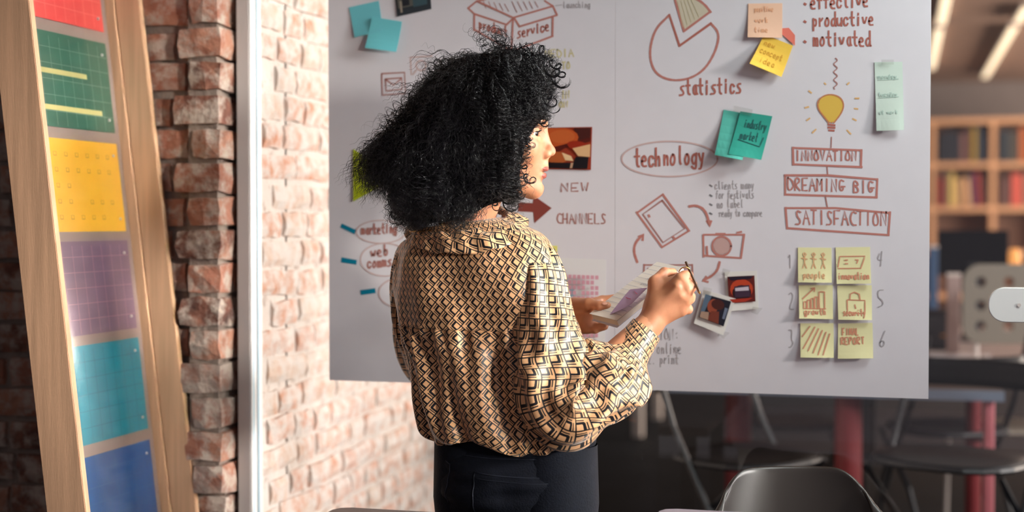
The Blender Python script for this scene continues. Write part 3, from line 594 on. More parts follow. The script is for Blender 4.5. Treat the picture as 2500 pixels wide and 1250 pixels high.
# bookshelf
SY = 14.0
shelf = empty('bookshelf', (1.1, SY+.17, 0), 'light wood open bookshelf against the grey back wall', 'bookshelf')
x0 = aty(2277, 400, SY).x; cw = aty(2425, 400, SY).x-x0
zt = aty(2400, 288, SY).z; ch = zt-aty(2400, 396, SY).z
sw = mat('oak_shelf', (198, 150, 112), .55, var=.1, vscale=3)
x0 -= cw
for i in range(5): kid('side_panel' if i in (0, 4) else 'divider', box(x0+i*cw-.025, x0+i*cw+.025, SY, SY+.34, 0, zt), sw, shelf)
for j in range(6): kid('shelf_board', box(x0-.025, x0+4*cw+.025, SY-.004, SY+.344, max(0, zt-j*ch-.05), max(.05, zt-j*ch)), sw, shelf)
kid('back_board', box(x0, x0+4*cw, SY+.33, SY+.343, 0, zt-.05), mat('shelf_back', (110, 84, 70), .7), shelf)
bcols = {1: [[(20, 26, 40)]*2+[(24, 28, 42)]*2+[(120, 82, 76), (60, 30, 40), (160, 130, 40), (40, 52, 70), (36, 44, 60)], [(40, 50, 60), (70, 66, 60), (170, 92, 48), (96, 76, 60), (120, 96, 90)]],
         2: [[(140, 30, 34), (90, 84, 66), (206, 176, 96), (196, 160, 110), (120, 84, 64), (220, 170, 120), (30, 44, 84), (150, 36, 36), (96, 60, 54)], [(90, 60, 56), (196, 84, 70), (150, 100, 84), (170, 110, 96)]]}
bnames = {(20,26,40): 'navy', }
def cname(c):
    r, g, b_ = c
    if max(c) < 66: return 'dark blue' if b_ > r+8 else 'blackish'
    if r > 130 and g < 90: return 'red' if g < 60 else 'orange'
    if r > 190 and g > 150 and b_ < 130: return 'tan yellow'
    if b_ > r: return 'slate'
    return 'brown'
for row in (1, 2):
    zf = zt-row*ch-.0 if row == 1 else zt-2*ch
    for cell in (0, 1):
        xs = x0+(cell+1)*cw+.035; xe = xs+cw-.08; cols = bcols[row][cell]; wB = (xe-xs)/(len(cols)+.5)
        for k, c in enumerate(cols):
            lean = (-.07 if (row == 2 and k > 4 and cell == 0) else 0); h = ch*random.uniform(.62, .8) if row == 2 else ch*random.uniform(.5, .82)
            Mx = Matrix.Translation((xs+(k+.5)*wB+.02, SY+.03, zf+.004+abs(lean)*wB*.5)) @ Matrix.Rotation(lean, 4, 'Y')
            bk = obj('book', box(-wB*.40, wB*.40, 0, .2, 0, h, Mx, .003), mat('book_cover', c, .6), None,
                     f'{cname(c)} book, ' + ['first', 'second', 'third', 'fourth', 'fifth', 'sixth', 'seventh', 'eighth', 'ninth'][k]+' from the left in the '+('upper' if row == 1 else 'lower')+(' left' if cell == 0 else ' right')+' shelf cell beside the paper', 'book', 'books in the office bookshelf')
            kid('page_block', box(-wB*.36, wB*.36, .004, .198, h-.004, h+.001, Mx), M['paper'], bk)
# red columns-legged table, near
TZ = .74
ty = atz(2300, 952, TZ).y; tx1 = atz(2447, 952, TZ).x
tw = tx1-(XW+.03)
tb = empty('long_table', ((tx1-.8), ty+.4, 0), 'long dark-topped table with grey edge and thick red legs beyond the glass', 'table')
kid('tabletop', box(tx1-tw, tx1, ty+.006, ty+.60, TZ-.030, TZ), mat('dark_brown_top', (62, 48, 42), .5), tb)
kid('edge_strip', box(tx1-tw, tx1+.004, ty-.004, ty+.0055, TZ-.034, TZ+.001), mat('blue_grey_edge', (120, 130, 148), .4), tb, 'blue grey front edge')
def redleg(pxa, pxb, dy=.06, label=None, m=None):
    A = aty(pxa, 1050, ty+dy); B = aty(pxb, 1050, ty+dy)
    if m: kid('leg', box(A.x, B.x, ty+dy, ty+dy+(B.x-A.x), 0, TZ-.031, bev=.008), m, tb, label)
    else: kid('leg', tube([((A.x+B.x)/2, ty+dy+.05, 0), ((A.x+B.x)/2, ty+dy+.05, TZ-.031)], (B.x-A.x)/2, 24), M['red'], tb, label, smooth=False)
redleg(1767, 1832, .44); redleg(2036, 2104, .05); redleg(2358, 2398, .42); redleg(2402, 2428, .03, 'paler pink leg at the table end', mat('pale_red_paint', (196, 112, 120), .4))
# black folding-type chairs
def folding_chair(px, py, d, w_, rz, label, back=True):
    base = at(px, py, d); zs = base.z
    t = empty('folding_chair', (base.x, base.y, 0), label, 'chair', 'black folding chairs around the red legged table', rz=rz)
    MW = par_world(t); pts = []
    s = w_/2; b = bmesh.new()
    ring = [(s*.98*math.copysign(abs(math.cos(a))**.75, math.cos(a)), s*.92*math.copysign(abs(math.sin(a))**.75, math.sin(a))) for a in [2*math.pi*k/22 for k in range(22)]]
    top = [b.verts.new(MW @ Vector((x, y, zs+.006-.010*(1-(x*x+y*y)/(s*s))))) for x, y in ring]; bot = [b.verts.new(MW @ Vector((x*.97, y*.97, zs-.018))) for x, y in ring]
    mid_ = [b.verts.new(MW @ Vector((x*.7, y*.7, zs-.004))) for x, y in ring]
    n = len(ring)
    for i in range(n):
        j = (i+1) % n; b.faces.new((top[i], top[j], mid_[j], mid_[i])); b.faces.new((bot[i], bot[j], top[j], top[i]))
    b.faces.new(mid_); b.faces.new(bot[::-1]); kid('seat', b, M['blackplastic'], t, smooth=True)
    kid('seat_rim', tube([MW @ Vector((x*1.02, y*1.02, zs-.008)) for x, y in ring], .009, 6, True), M['black'], t)
    for sx in (-1, 1):
        # front foot up to the back, rear foot up under the seat
        kid('leg', tube([MW @ Vector(p) for p in ((sx*s*1.0, -s*1.05, .01), (sx*s*1.02, -s*.1, zs*.75), (sx*s*1.02, s*.55, zs+.1), (sx*s*.98, s*1.05, zs+.36))], .011, 7), M['black'], t)
        kid('leg', tube([MW @ Vector(p) for p in ((sx*s*.92, s*1.15, .01), (sx*s*.94, s*.35, zs*.6), (sx*s*.94, -s*.7, zs-.02))], .010, 7), M['black'], t)
    kid('stretcher', tube([MW @ Vector((-s*1.0, -s*.85, .14)), MW @ Vector((s*1.0, -s*.85, .14))], .008, 6), M['black'], t)
    if back:
        b = bmesh.new(); G = []
        for j in range(4):
            row = []
            for i in range(11):
                u = i/10*2-1; zz = zs+.195+j*.030; y = s*1.05+.03*(j/3)-.05*(u*u)*-1*-1; taper = 1-.06*(j == 3)-.04*(j == 0)
                row.append(b.verts.new(MW @ Vector((u*s*.97*taper, s*.86+.07*(zz-zs)+.05*(1-u*u), zz))))
            G.append(row)
        for j in range(3):
            for i in range(10): b.faces.new((G[j][i], G[j][i+1], G[j+1][i+1], G[j+1][i]))
        r = bmesh.ops.extrude_face_region(b, geom=b.faces[:]); bmesh.ops.translate(b, verts=[g for g in r['geom'] if isinstance(g, bmesh.types.BMVert)], vec=MW.to_3x3() @ Vector((0, .012, 0)))
        bmesh.ops.recalc_face_normals(b, faces=b.faces); kid('backrest', b, M['blackplastic'], t, smooth=True)
folding_chair(1825, 1110, 4.55, .44, YAW+.75, 'black folding chair in front of the left red leg, nearest to the woman')
folding_chair(2325, 1115, 4.45, .46, YAW-.7, 'black folding chair in front of the pale pink table leg')
folding_chair(1940, 1028, 6.6, .44, YAW+3.3, 'black folding chair behind the left red leg, farther back')
folding_chair(2310, 1040, 5.4, .42, YAW-2.9, 'black folding chair behind the right table end, farther back')
# pale desk behind, its things
DZ = .74
dy0 = atz(2300, 898, DZ).y; A = aty(2268, 890, dy0); Bx = aty(2560, 890, dy0).x
dk = empty('white_desk', (.6, dy0+.8, 0), 'white office desk beyond the dark table, strewn with papers', 'desk')
kid('desktop', box(-.2, 1.35, dy0, dy0+2.3, DZ-.03, DZ), mat('pale_desk_top', (168, 152, 148), .5, var=.06), dk)
kid('desk_edge', box(-.202, 1.352, dy0-.006, dy0-.0005, DZ-.032, DZ), mat('cool_white_edge', (196, 204, 220), .4), dk)
for (px, dd, pt) in ((1558, 8.4, 1065), (1604, 9.3, 1020)):
    pass
for x, y in ((-.15, dy0+.06), (-.15, dy0+2.2), (1.3, dy0+.06), (1.3, dy0+2.2)): kid('leg', box(x-.022, x+.022, y-.022, y+.022, 0, DZ-.03, bev=.003), M['black'], dk)
# second desk whose white legs stand left
p1 = atz(1558, 1066, 0); p2 = atz(1604, 1022, 0)
d2 = empty('white_desk', (p1.x-.5, p1.y+.3, 0), 'white desk far behind the woman, only its pale legs showing under the paper', 'desk')
for p in (p1, p2, p1+Vector((-.9, 0, 0)), p2+Vector((-.8, 0, 0))): kid('leg', box(p.x-.028, p.x+.028, p.y-.028, p.y+.028, 0, .71, bev=.003), M['alu'], d2)
kid('desktop', box(p1.x-.95, p1.x+.05, p1.y-.06, p2.y+.08, .711, .74), M['white'], d2)
def onpt(px, py, d): return at(px, py, d)
# black box / bag with handle, papers, monitor, perforated panel, lamp etc.
for i, (pa, pb, py, rz, l) in enumerate((((2268), (2345), 872, .1, 'white papers on the desk beside the paper sheet edge'), (2330, 2408, 878, -.2, 'lilac white sheet lying before the black bag'))):
    A = atz(pa, py, DZ); Bp = atz(pb, py, DZ); wv = (Bp-A).length; Mx = Matrix.Translation(((A.x+Bp.x)/2, A.y+.05, DZ+.002+.004*i)) @ Matrix.Rotation(rz, 4, 'Z')
    o = obj('paper_stack', box(-wv/2, wv/2, -.09, .09, 0, .008, Mx), mat('cool_paper', (214, 214, 226), .6), None, l, 'paper')
    kid('top_sheet', box(-wv/2+.01, wv/2+.008, -.085, .095, .0082, .0088, Mx @ Matrix.Rotation(.06, 4, 'Z')), M['paper'], o)
A = atz(2268, 856, DZ); Bp = atz(2344, 856, DZ); hgt = at(2300, 748, A.y/1.04).z-DZ
bag = empty('black_bag', ((A.x+Bp.x)/2, A.y+.08, DZ), 'black bag standing on the white desk beside the paper edge', 'bag')
b = bmesh.new(); bbox(b, A.x-.04, Bp.x, A.y, A.y+.16, DZ+.001, DZ+hgt*.92, bev=.03); kid('body', b, mat('black_leather', (20, 20, 26), .35), bag, smooth=True)
kid('handle', tube(smoothpath([(Bp.x-.03, A.y+.06, DZ+hgt*.85), (Bp.x+.02, A.y+.05, DZ+hgt*.95), (Bp.x+.03, A.y+.04, DZ+hgt*.6), (Bp.x+.005, A.y+.03, DZ+hgt*.25)], 5), .010, 7), M['black'], bag)
for k in range(3): kid('clasp', tube([(A.x+.05+k*.05, A.y-.004, DZ+hgt*(.35+.1*(k % 2))), (A.x+.07+k*.05, A.y-.004, DZ+hgt*(.35+.1*(k % 2)))], .005, 6), M['gold'], bag)
md = 6.9; A = at(2290, 672, md); Bp = at(2460, 562, md); cx = (A.x+Bp.x)/2; cy = (A.y+Bp.y)/2
mo = empty('monitor', (cx, cy, DZ), 'black computer monitor on the white desk in front of the bookshelf', 'monitor')
Mm = Matrix.Translation((cx, cy, 0)) @ Matrix.Rotation(YAW*.9, 4, 'Z'); hw = (Bp-A).to_2d().length/2
kid('screen_housing', box(-hw, hw, -.02, .02, A.z, Bp.z, Mm, .01), mat('monitor_black', (14, 14, 19), .9, .1), mo)
kid('screen', box(-hw+.012, hw-.012, .0205, .022, A.z+.02, Bp.z-.012, Mm), mat('dark_glass', (10, 11, 14), .1), mo)
kid('stand', box(-.03, .03, -.035, -.015, DZ+.012, A.z+.06, Mm, .004), M['black'], mo); kid('foot', box(-.11, .11, -.09, .08, DZ+.001, DZ+.014, Mm, .003), M['black'], mo)
# blue box, small pale box, warm table lamp
def small_box(name, pa, pb, d, m, label, cat, part):
    A = at(pa[0], pb[1], d); Bq = at(pb[0], pa[1], d); w_ = Bq.x-A.x
    o = obj(name, box(A.x, Bq.x, A.y, A.y+w_, DZ+.001, Bq.z, bev=.004), m, None, label, cat)
    kid(part, box(A.x-.002, Bq.x+.002, A.y-.002, A.y+w_+.002, Bq.z-.012, Bq.z+.002, bev=.002), M['alu'], o)
small_box('storage_box', (2266, 600), (2290, 720), 6.75, mat('dull_blue_card', (62, 92, 130), .6), 'dull blue box on the desk right beside the paper edge', 'box', 'lid')
small_box('storage_box', (2312, 668), (2345, 715), 6.1, mat('pink_grey_card', (170, 148, 144), .6), 'small pinkish box on the desk under the monitor', 'box', 'lid')
A = at(2476, 648, 7.2); la = empty('table_lamp', (A.x, A.y, DZ), 'small glowing orange lamp to the right of the monitor', 'lamp')
b = bmesh.new(); bmesh.ops.create_cone(b, cap_ends=True, segments=16, radius1=.038, radius2=.02, depth=.09, matrix=Matrix.Translation((A.x, A.y, A.z+.04))); kid('lamp_shade', b, mat('glowing_shade', (240, 170, 100), .6, emit=((255, 170, 90), .7)), la, smooth=True)
kid('pole', tube([(A.x, A.y, DZ+.012), (A.x, A.y, A.z+.01)], .006), M['black'], la); b = bmesh.new(); bmesh.ops.create_cone(b, cap_ends=True, segments=16, radius1=.05, radius2=.045, depth=.012, matrix=Matrix.Translation((A.x, A.y, DZ+.007))); kid('base', b, M['black'], la)
# perforated cream panel (desk divider with holes)
pd = 5.75
def rounded(x0, x1, y0, y1, r, n=8):
    P = []
    for cx_, cy_, a0 in ((x1-r, y1-r, 0), (x0+r, y1-r, 90), (x0+r, y0+r, 180), (x1-r, y0+r, 270)):
        for k in range(n+1): a = math.radians(a0+90*k/n); P.append((cx_+r*math.cos(a), cy_+r*math.sin(a)))
    return P
def panel_with_holes(outline, holes, th, loc, rz, name, m, par, label=None):
    cu = bpy.data.curves.new(name, 'CURVE'); cu.dimensions = '2D'; cu.fill_mode = 'BOTH'; cu.extrude = th/2; cu.bevel_depth = .002
    for pts in [outline]+holes:
        sp = cu.splines.new('POLY'); sp.points.add(len(pts)-1); sp.use_cyclic_u = True
        for p, q in zip(sp.points, pts): p.co = (q[0], q[1], 0, 1)
    o = bpy.data.objects.new(name, cu); C.objects.link(o); bpy.context.view_layer.update()
    me = bpy.data.meshes.new_from_object(o.evaluated_get(bpy.context.evaluated_depsgraph_get())); bpy.data.objects.remove(o)
    me.transform(Matrix.Translation(loc) @ Matrix.Rotation(rz, 4, 'Z') @ Matrix.Rotation(math.pi/2, 4, 'X')); me.materials.clear()
    return kid(name, me, m, par, label)
s_ = pd/FPX; O = at(2350, 838, pd)
dv = empty('perforated_chair', (O.x+.25, O.y, 0), 'cream perforated metal chair back with round holes near the right edge', 'chair')
H = [(x, y) for x in (42, 110, 178, 246) for y in (42, 93, 150)]
W_, Hh = 300*s_, 193*s_
panel_with_holes(rounded(0, W_, 0, Hh, 44*s_), [[(x*s_+14*s_*math.cos(a), y*s_+14*s_*math.sin(a)) for a in [2*math.pi*k/20 for k in range(20)]][::-1] for x, y in H], .008, O, YAW*.9, 'backrest', mat('cream_powder_coat', (124, 116, 104), .5), dv)
MW = Matrix.Translation(O) @ Matrix.Rotation(YAW*.9, 4, 'Z')
for x in (.06, W_-.06):
    kid('leg', tube([MW @ Vector((x, .02, -O.z+.01)), MW @ Vector((x, .012, .02))], .009, 7), M['alu'], dv)
    kid('leg', tube([MW @ Vector((x, .44, -O.z+.01)), MW @ Vector((x, .40, -O.z+.45))], .009, 7), M['alu'], dv)
kid('seat', box(.02, W_-.02, .03, .44, -O.z+.45, -O.z+.462, MW, .004), mat('cream_seat', (196, 182, 164), .5), dv)
# white rounded handle plate on the glass door
GP = GY-.004-.0008
A = aty(2415, 784, GP-.02); Bq = aty(2600, 706, GP-.02)
hp = empty('door_lock_plate', ((A.x+Bq.x)/2, GP-.02, (A.z+Bq.z)/2), 'bright white rounded plate on the glass at the right edge', 'door fitting')
r_ = (Bq.z-A.z)/2
panel_with_holes(rounded(0, Bq.x-A.x, 0, Bq.z-A.z, r_*.92, 10), [], .014, Vector((A.x, GP-.011, A.z)), 0, 'plate', M['white'], hp)
for x in (A.x+.06, Bq.x-.04): kid('screw', tube([(x, GP-.0215, (A.z+Bq.z)/2), (x, GP-.019, (A.z+Bq.z)/2)], .004, 10), M['alu'], hp)
# ------------------------------------------------------------------ tables and chair on this side
FT = .76
def corner_table(name, px, py, z, xr, depth, m, label, me_):
    P = atz(px, py, z); t = empty(name, (P.x+xr/2, P.y-depth/2, 0), label, 'table')
    pts = [(P.x, P.y-depth), (P.x, P.y-.03), (P.x+.009, P.y-.009), (P.x+.03, P.y), (P.x+xr, P.y), (P.x+xr, P.y-depth)]
    kid('tabletop', poly_prism([Vector((x, y, z)) for x, y in pts], (0, 0, -.025)), m, t)
    for x in (P.x+.06, P.x+xr-.06):
        for y in (P.y-.06, P.y-depth+.06): kid('leg', box(x-.02, x+.02, y-.02, y+.02, 0, z-.0255, bev=.003), me_, t)
    return P
corner_table('dark_table', 826, 1237, FT, .56, .75, mat('dark_walnut_top', (66, 44, 38), .35, var=.3, vscale=6, stretch=(1, 12, 1)), 'dark brown table in the foreground, its edge before the woman', M['black'])
corner_table('grey_table', 1616, 1240, FT, 1.0, .72, mat('lilac_grey_laminate', (160, 150, 160), .35), 'pale lilac grey table corner before the black shell chair', M['white'])
# black shell chair facing the viewer
cdp = 2.98; Pc = at(1950, 1250, cdp); zt_ = at(1940, 1148, cdp+.03).z
sc_ = empty('shell_chair', (Pc.x, Pc.y, 0), 'black moulded shell chair at the pale lilac table, only its rounded back showing', 'chair', rz=YAW+.06); MW = par_world(sc_)
b = bmesh.new(); G = []; NU, NV = 29, 22
prof = smoothpath([(0, -.47, .435), (0, -.40, .455), (0, -.25, .44), (0, -.10, .435), (0, -.01, .47), (0, .035, .56), (0, .06, .68), (0, .085, zt_)], 6)
for j, c_ in enumerate(prof):
    v = j/(len(prof)-1); up = max(0, (c_.z-.45)/(zt_-.45)); hw = .215+.02*math.sin(v*3.1); row = []
    for i in range(NU):
        u = i/(NU-1)*2-1; au = abs(u)
        # rounded top corners and front corners
        lift = (-(.30)*max(0, au-.5)**2.2*up**4*1.6) if c_.z > .6 else .04*au**2*(v > .1)
        wv = hw*(1-.17*up**3) if up > 0 else hw*(1-.15*(1-min(1, v*6)))
        y = c_.y-.085*(au**2.4)*(.35+.65*min(1, up*2))
        row.append(b.verts.new(MW @ Vector((u*wv*(1-.10*max(0, au-.8)/.2*(up**8)), y, c_.z+lift))))
    G.append(row)
for j in range(len(prof)-1):
    for i in range(NU-1): b.faces.new((G[j][i], G[j][i+1], G[j+1][i+1], G[j+1][i]))
bmesh.ops.recalc_face_normals(b, faces=b.faces)
sh = kid('shell', b, mat('black_shell_plastic', (46, 39, 35), .36, .5), sc_, smooth=True); md_ = sh.modifiers.new('t', 'SOLIDIFY'); md_.thickness = .009; md_.offset = 0; md2 = sh.modifiers.new('s', 'SUBSURF'); md2.levels = 1; md2.render_levels = 1
rim = [G[-1][i].co.copy() if False else None for i in range(0)]
for sx in (-1, 1):
    for sy, y0 in ((-1, -.34), (1, -.06)): kid('leg', tube([MW @ Vector((sx*.12, y0, .43)), MW @ Vector((sx*.23, y0+sy*.1, .01))], [.014, .009], 8), M['wood'], sc_)
    kid('brace', tube([MW @ Vector((sx*.14, -.34, .36)), MW @ Vector((-sx*.14, -.06, .36))], .004, 6), M['black'], sc_)
# ------------------------------------------------------------------ the woman
D0 = 2.95; PXM = D0/FPX           # metres per frame pixel at her distance
foot = at(1265, 540, D0); person = empty('person', (foot.x, foot.y, 0), 'person with black curly hair in a patterned blouse and dark jeans, writing on a notepad', 'person', rz=YAW)
skin = mat('brown_skin', (204, 142, 106), .42, .4, var=.06, vscale=40, sss=.12, col2=(194, 130, 96)); lipm = mat('lips', (158, 78, 66), .36, .4)
# camera-aligned metric frame: x right, y away, z up, origin under her
BI = Matrix.Translation(foot*Vector((1, 1, 0)) if False else Vector((foot.x, foot.y, 0))) @ Matrix.Rotation(YAW, 4, 'Z'); BIi = BI.inverted()
def L3(px, py, d): return BIi @ at(px, py, d)         # frame pixel + distance -> her local metres
def arr(v): return np.array(v, np.float32)
class Grid:
    def __init__(s, lo, hi, h):
        s.h = h; s.lo = arr(lo); n = np.ceil((arr(hi)-s.lo)/h).astype(int)+1
        ax = [s.lo[k]+h*np.arange(n[k], dtype=np.float32) for k in range(3)]
        s.x, s.y, s.z = ax[0][:, None, None], ax[1][None, :, None], ax[2][None, None, :]; s.n = n; s.f = np.full(tuple(n), 1., np.float32)
    def ell(s, c, r, rot=0):
        x, y, z = s.x-c[0], s.y-c[1], s.z-c[2]
        if rot: ca, sa = math.cos(rot), math.sin(rot); x, z = x*ca+z*sa, -x*sa+z*ca
        k0 = np.sqrt((x/r[0])**2+(y/r[1])**2+(z/r[2])**2); k1 = np.sqrt((x/r[0]**2)**2+(y/r[1]**2)**2+(z/r[2]**2)**2)+1e-6
        return k0*(k0-1)/k1
    def cone(s, a, b, ra, rb):
        a, b = arr(a), arr(b); d = b-a; L_ = float(d @ d)+1e-9
        px, py, pz = s.x-a[0], s.y-a[1], s.z-a[2]; t = np.clip((px*d[0]+py*d[1]+pz*d[2])/L_, 0, 1)
        return np.sqrt((px-t*d[0])**2+(py-t*d[1])**2+(pz-t*d[2])**2)-(ra+(rb-ra)*t)
    def add(s, g, k=.01):
        h = np.maximum(k-np.abs(s.f-g), 0)/k; s.f = np.minimum(s.f, g)-h*h*k*.25; return s
    def cut(s, g, k=.004):
        g = -g; h = np.maximum(k-np.abs(s.f-g), 0)/k; s.f = np.maximum(s.f, g)+h*h*k*.25; return s
    def mesh(s):
        f = s.f; f = np.where(np.abs(f) < 1e-7, 1e-7, f); n = s.n; S_ = f < 0; nc = n-1
        acc = {}
        lin_ = lambda i, j, k: (i*nc[1]+j)*nc[2]+k
        ids, pos, quads = [], [], []
        for a in range(3):
            sl0 = [slice(None)]*3; sl1 = [slice(None)]*3; sl0[a] = slice(0, -1); sl1[a] = slice(1, None)
            cr = np.argwhere(S_[tuple(sl0)] != S_[tuple(sl1)])
            b_, c_ = (a+1) % 3, (a+2) % 3
            cr = cr[(cr[:, b_] > 0) & (cr[:, c_] > 0) & (cr[:, b_] < nc[b_]) & (cr[:, c_] < nc[c_])]
            i0 = tuple(cr.T); e = cr.copy(); e[:, a] += 1; f0 = f[i0]; f1 = f[tuple(e.T)]; t = f0/(f0-f1)
            P = cr.astype(np.float32); P[:, a] += t; cells = []
            for db, dc in ((1, 1), (0, 1), (0, 0), (1, 0)):
                q = cr.copy(); q[:, b_] -= db; q[:, c_] -= dc; cells.append(lin_(q[:, 0], q[:, 1], q[:, 2])); ids.append(cells[-1]); pos.append(P)
            q = np.stack(cells, 1); flip = f0 > 0; q[flip] = q[flip][:, ::-1]; quads.append(q)
        ids = np.concatenate(ids); pos = np.concatenate(pos); quads = np.concatenate(quads)
        u, inv = np.unique(ids, return_inverse=True); inv = inv.ravel(); cnt = np.bincount(inv); V = np.stack([np.bincount(inv, pos[:, k])/cnt for k in range(3)], 1)
        return (V*s.h+s.lo).astype(np.float32), np.searchsorted(u, quads).astype(np.int32)
# ---- head (profile laid out in frame pixels U; lateral offset in pixels, + towards the viewer)
HY = L3(1250, 540, D0-.005)[1]                     # plane of symmetry
TURN = math.radians(-6)
def hd(px, py, lat=0):
    p = L3(px, py, D0); c = L3(1225, 330, D0); x = p[0]-c[0]; y = -lat*PXM
    return (c[0]+x*math.cos(TURN)-y*math.sin(TURN)*1, HY+x*math.sin(TURN)+y*math.cos(TURN), p[2])
U = PXM
lo = L3(1085, 600, D0); hi = L3(1372, 205, D0)
G_ = Grid((lo[0], HY-.105, lo[2]), (hi[0], HY+.105, hi[2]), .00135)
def E(px, py, lat, a, b, c, rot=0): return G_.ell(hd(px, py, lat), (a*U, b*U, c*U), rot)
def K(p, q, ra, rb): return G_.cone(hd(*p), hd(*q), ra*U, rb*U)
G_.add(E(1222, 312, 0, 108, 82, 90))
G_.add(E(1262, 372, 0, 66, 62, 96), .03)
G_.add(K((1215, 432, 46), (1300, 462, 12), 20, 17), .03); G_.add(K((1215, 432, -46), (1300, 462, -12), 20, 17), .03)
G_.add(E(1306, 461, 0, 17.5, 20, 17), .014)
G_.add(E(1296, 415, 0, 34, 30, 34), .02)
for s in (1, -1):
    G_.add(E(1290, 366, 44*s, 26, 20, 24), .02)
    G_.add(K((1326, 303, 6*s), (1306, 305, 46*s), 8, 9), .012)
for s in (1, -1): G_.cut(E(1337, 326, 38*s, 27, 25, 15), .014)
G_.add(K((1323, 318, 0), (1343, 364, 0), 8.5, 9), .012)
G_.add(E(1343.5, 371, 0, 13, 11, 11.5), .008)
for s in (1, -1):
    G_.add(E(1333, 379, 13*s, 12, 8, 9), .006); G_.cut(E(1343, 388, 6.5*s, 6, 3.6, 5), .003)
G_.add(K((1334, 388, 0), (1331, 404, 0), 5, 8), .008)
G_.add(E(1325.5, 412.5, 0, 13.5, 23, 7.4, -.15), .006); G_.add(E(1322.5, 430.5, 0, 12, 20, 8.0, .1), .006)
G_.cut(E(1338, 421, 0, 19, 24, 1.5), .003); G_.cut(E(1327, 444, 0, 5, 14, 5), .008)
# eyelids: thin shells round the eyeballs with an almond opening
for s in (1, -1):
    G_.add(G_.ell(hd(1304, 329, 34*s), (15.6*U,)*3), .008)
    G_.cut(E(1319, 329.5, 39*s, 16, 17, 5.6, .05), .0012)
    G_.cut(G_.ell(hd(1304, 329, 34*s), (13.5*U,)*3), .001)
    # ears
    G_.add(E(1196, 352, 84*s, 20, 7, 30), .008); G_.cut(E(1200, 352, 93*s, 12, 6, 20), .004)
# neck and shoulders root
ns = (1192, 430, 0); ne = (1128, 590, 0)
G_.add(G_.cone(hd(*ns), L3(1126, 590, D0+.0), 50*U, 62*U), .03)
V1, Q1 = G_.mesh()
# ---- coarse body under the clothes
lo = L3(900, 1700, 3.2); B = Grid((L3(930, 0, D0)[0], -.34, 0.02), (L3(1620, 0, D0)[0], .32, L3(0, 545, D0)[2]), .007)
def bl(px, py, d): return L3(px, py, d)
B.add(B.cone(bl(1126, 575, 2.955), bl(1150, 640, 2.965), .052, .06), .04)
B.add(B.cone(bl(1060, 640, 3.02), bl(1260, 655, 2.92), .05, .05), .05)
B.add(B.ell(bl(1170, 740, 2.97), (.14, .075, .17)), .05); B.add(B.ell(bl(1205, 900, 2.97), (.12, .075, .14)), .05); B.add(B.ell(bl(1258, 1110, 2.965), (.145, .105, .13)), .06)
def arm(a, b, c, r0, r1, r2): B.add(B.cone(a, b, r0, r1), .03); B.add(B.cone(b, c, r1, r2), .02)
SR, ER, WR = bl(1305, 640, 2.90), bl(1400, 965, 2.80), bl(1592, 785, 2.895)
SL, EL, WL = bl(1020, 630, 3.03), bl(1075, 900, 3.19), bl(1392, 770, 3.11)
arm(SR, ER, WR, .046, .036, .027); arm(SL, EL, WL, .046, .036, .026)
hipz = .74; cx0 = bl(1258, 1110, 2.965)[0]
for s, dy in ((-1, .06), (1, -.05)):
    hx = cx0+s*.075; B.add(B.cone((hx, dy*.5, .80), (hx+.01*s, dy, .45), .088, .055), .04); B.add(B.cone((hx+.01*s, dy, .45), (hx+.01*s, dy+.01, .08), .055, .036), .02); B.add(B.cone((hx+.01*s, dy, .06), (hx+.09, dy+.09, .045), .034, .026), .02)
V2, Q2 = B.mesh()
# ---- right hand: fist round a pen, back of the hand to the viewer
H1 = Grid(tuple(np.minimum(L3(1530, 850, 2.86), L3(1530, 850, 3.02))-.01), tuple(np.maximum(L3(1720, 625, 2.86), L3(1720, 625, 3.02))+.01), .00115)
def c1(a, b, ra, rb, k=.008): H1.add(H1.cone(L3(*a), L3(*b), ra*U, rb*U), k)
c1((1535, 850, 2.865), (1588, 790, 2.893), 34, 30); c1((1588, 790, 2.893), (1612, 752, 2.90), 30, 33, .012)
c1((1604, 752, 2.900), (1662, 682, 2.888), 24, 17, .02); c1((1612, 752, 2.900), (1676, 706, 2.883), 24, 17, .016); c1((1622, 755, 2.902), (1672, 732, 2.888), 26, 16, .016); c1((1620, 762, 2.906), (1662, 756, 2.897), 24, 17, .016)
kn = [((1671, 675, 2.893), 14.5), ((1687, 700, 2.888), 14), ((1683, 729, 2.893), 13.5), ((1679, 755, 2.902), 12.5)]
mid1 = [((1680, 672, 2.936), 12), ((1690, 696, 2.935), 12), ((1686, 724, 2.937), 11.5), ((1678, 750, 2.940), 10.5)]
tip1 = [((1648, 678, 2.956), 9.5), ((1652, 702, 2.962), 10), ((1648, 728, 2.962), 9.5), ((1644, 750, 2.960), 9)]
for i in range(4):
    H1.add(H1.ell(L3(*kn[i][0]), (kn[i][1]*U,)*3), .005)
    c1(kn[i][0], mid1[i][0], kn[i][1]*.93, mid1[i][1], .003); c1(mid1[i][0], tip1[i][0], mid1[i][1], tip1[i][1], .003)
c1((1600, 745, 2.905), (1600, 690, 2.915), 24, 17, .014); c1((1600, 690, 2.915), (1622, 666, 2.935), 17, 13, .005); c1((1622, 666, 2.935), (1643, 664, 2.955), 12.5, 9.5, .004)
c1((1604, 702, 2.912), (1652, 684, 2.912), 15, 14, .01); c1((1612, 720, 2.912), (1655, 700, 2.912), 16, 14, .01)
# tendons and wrist crease
for i, (a) in enumerate(((1652, 700, 2.872), (1660, 722, 2.874))): c1((1620, 742, 2.884), a, 5, 7, .012)
V3, Q3 = H1.mesh()
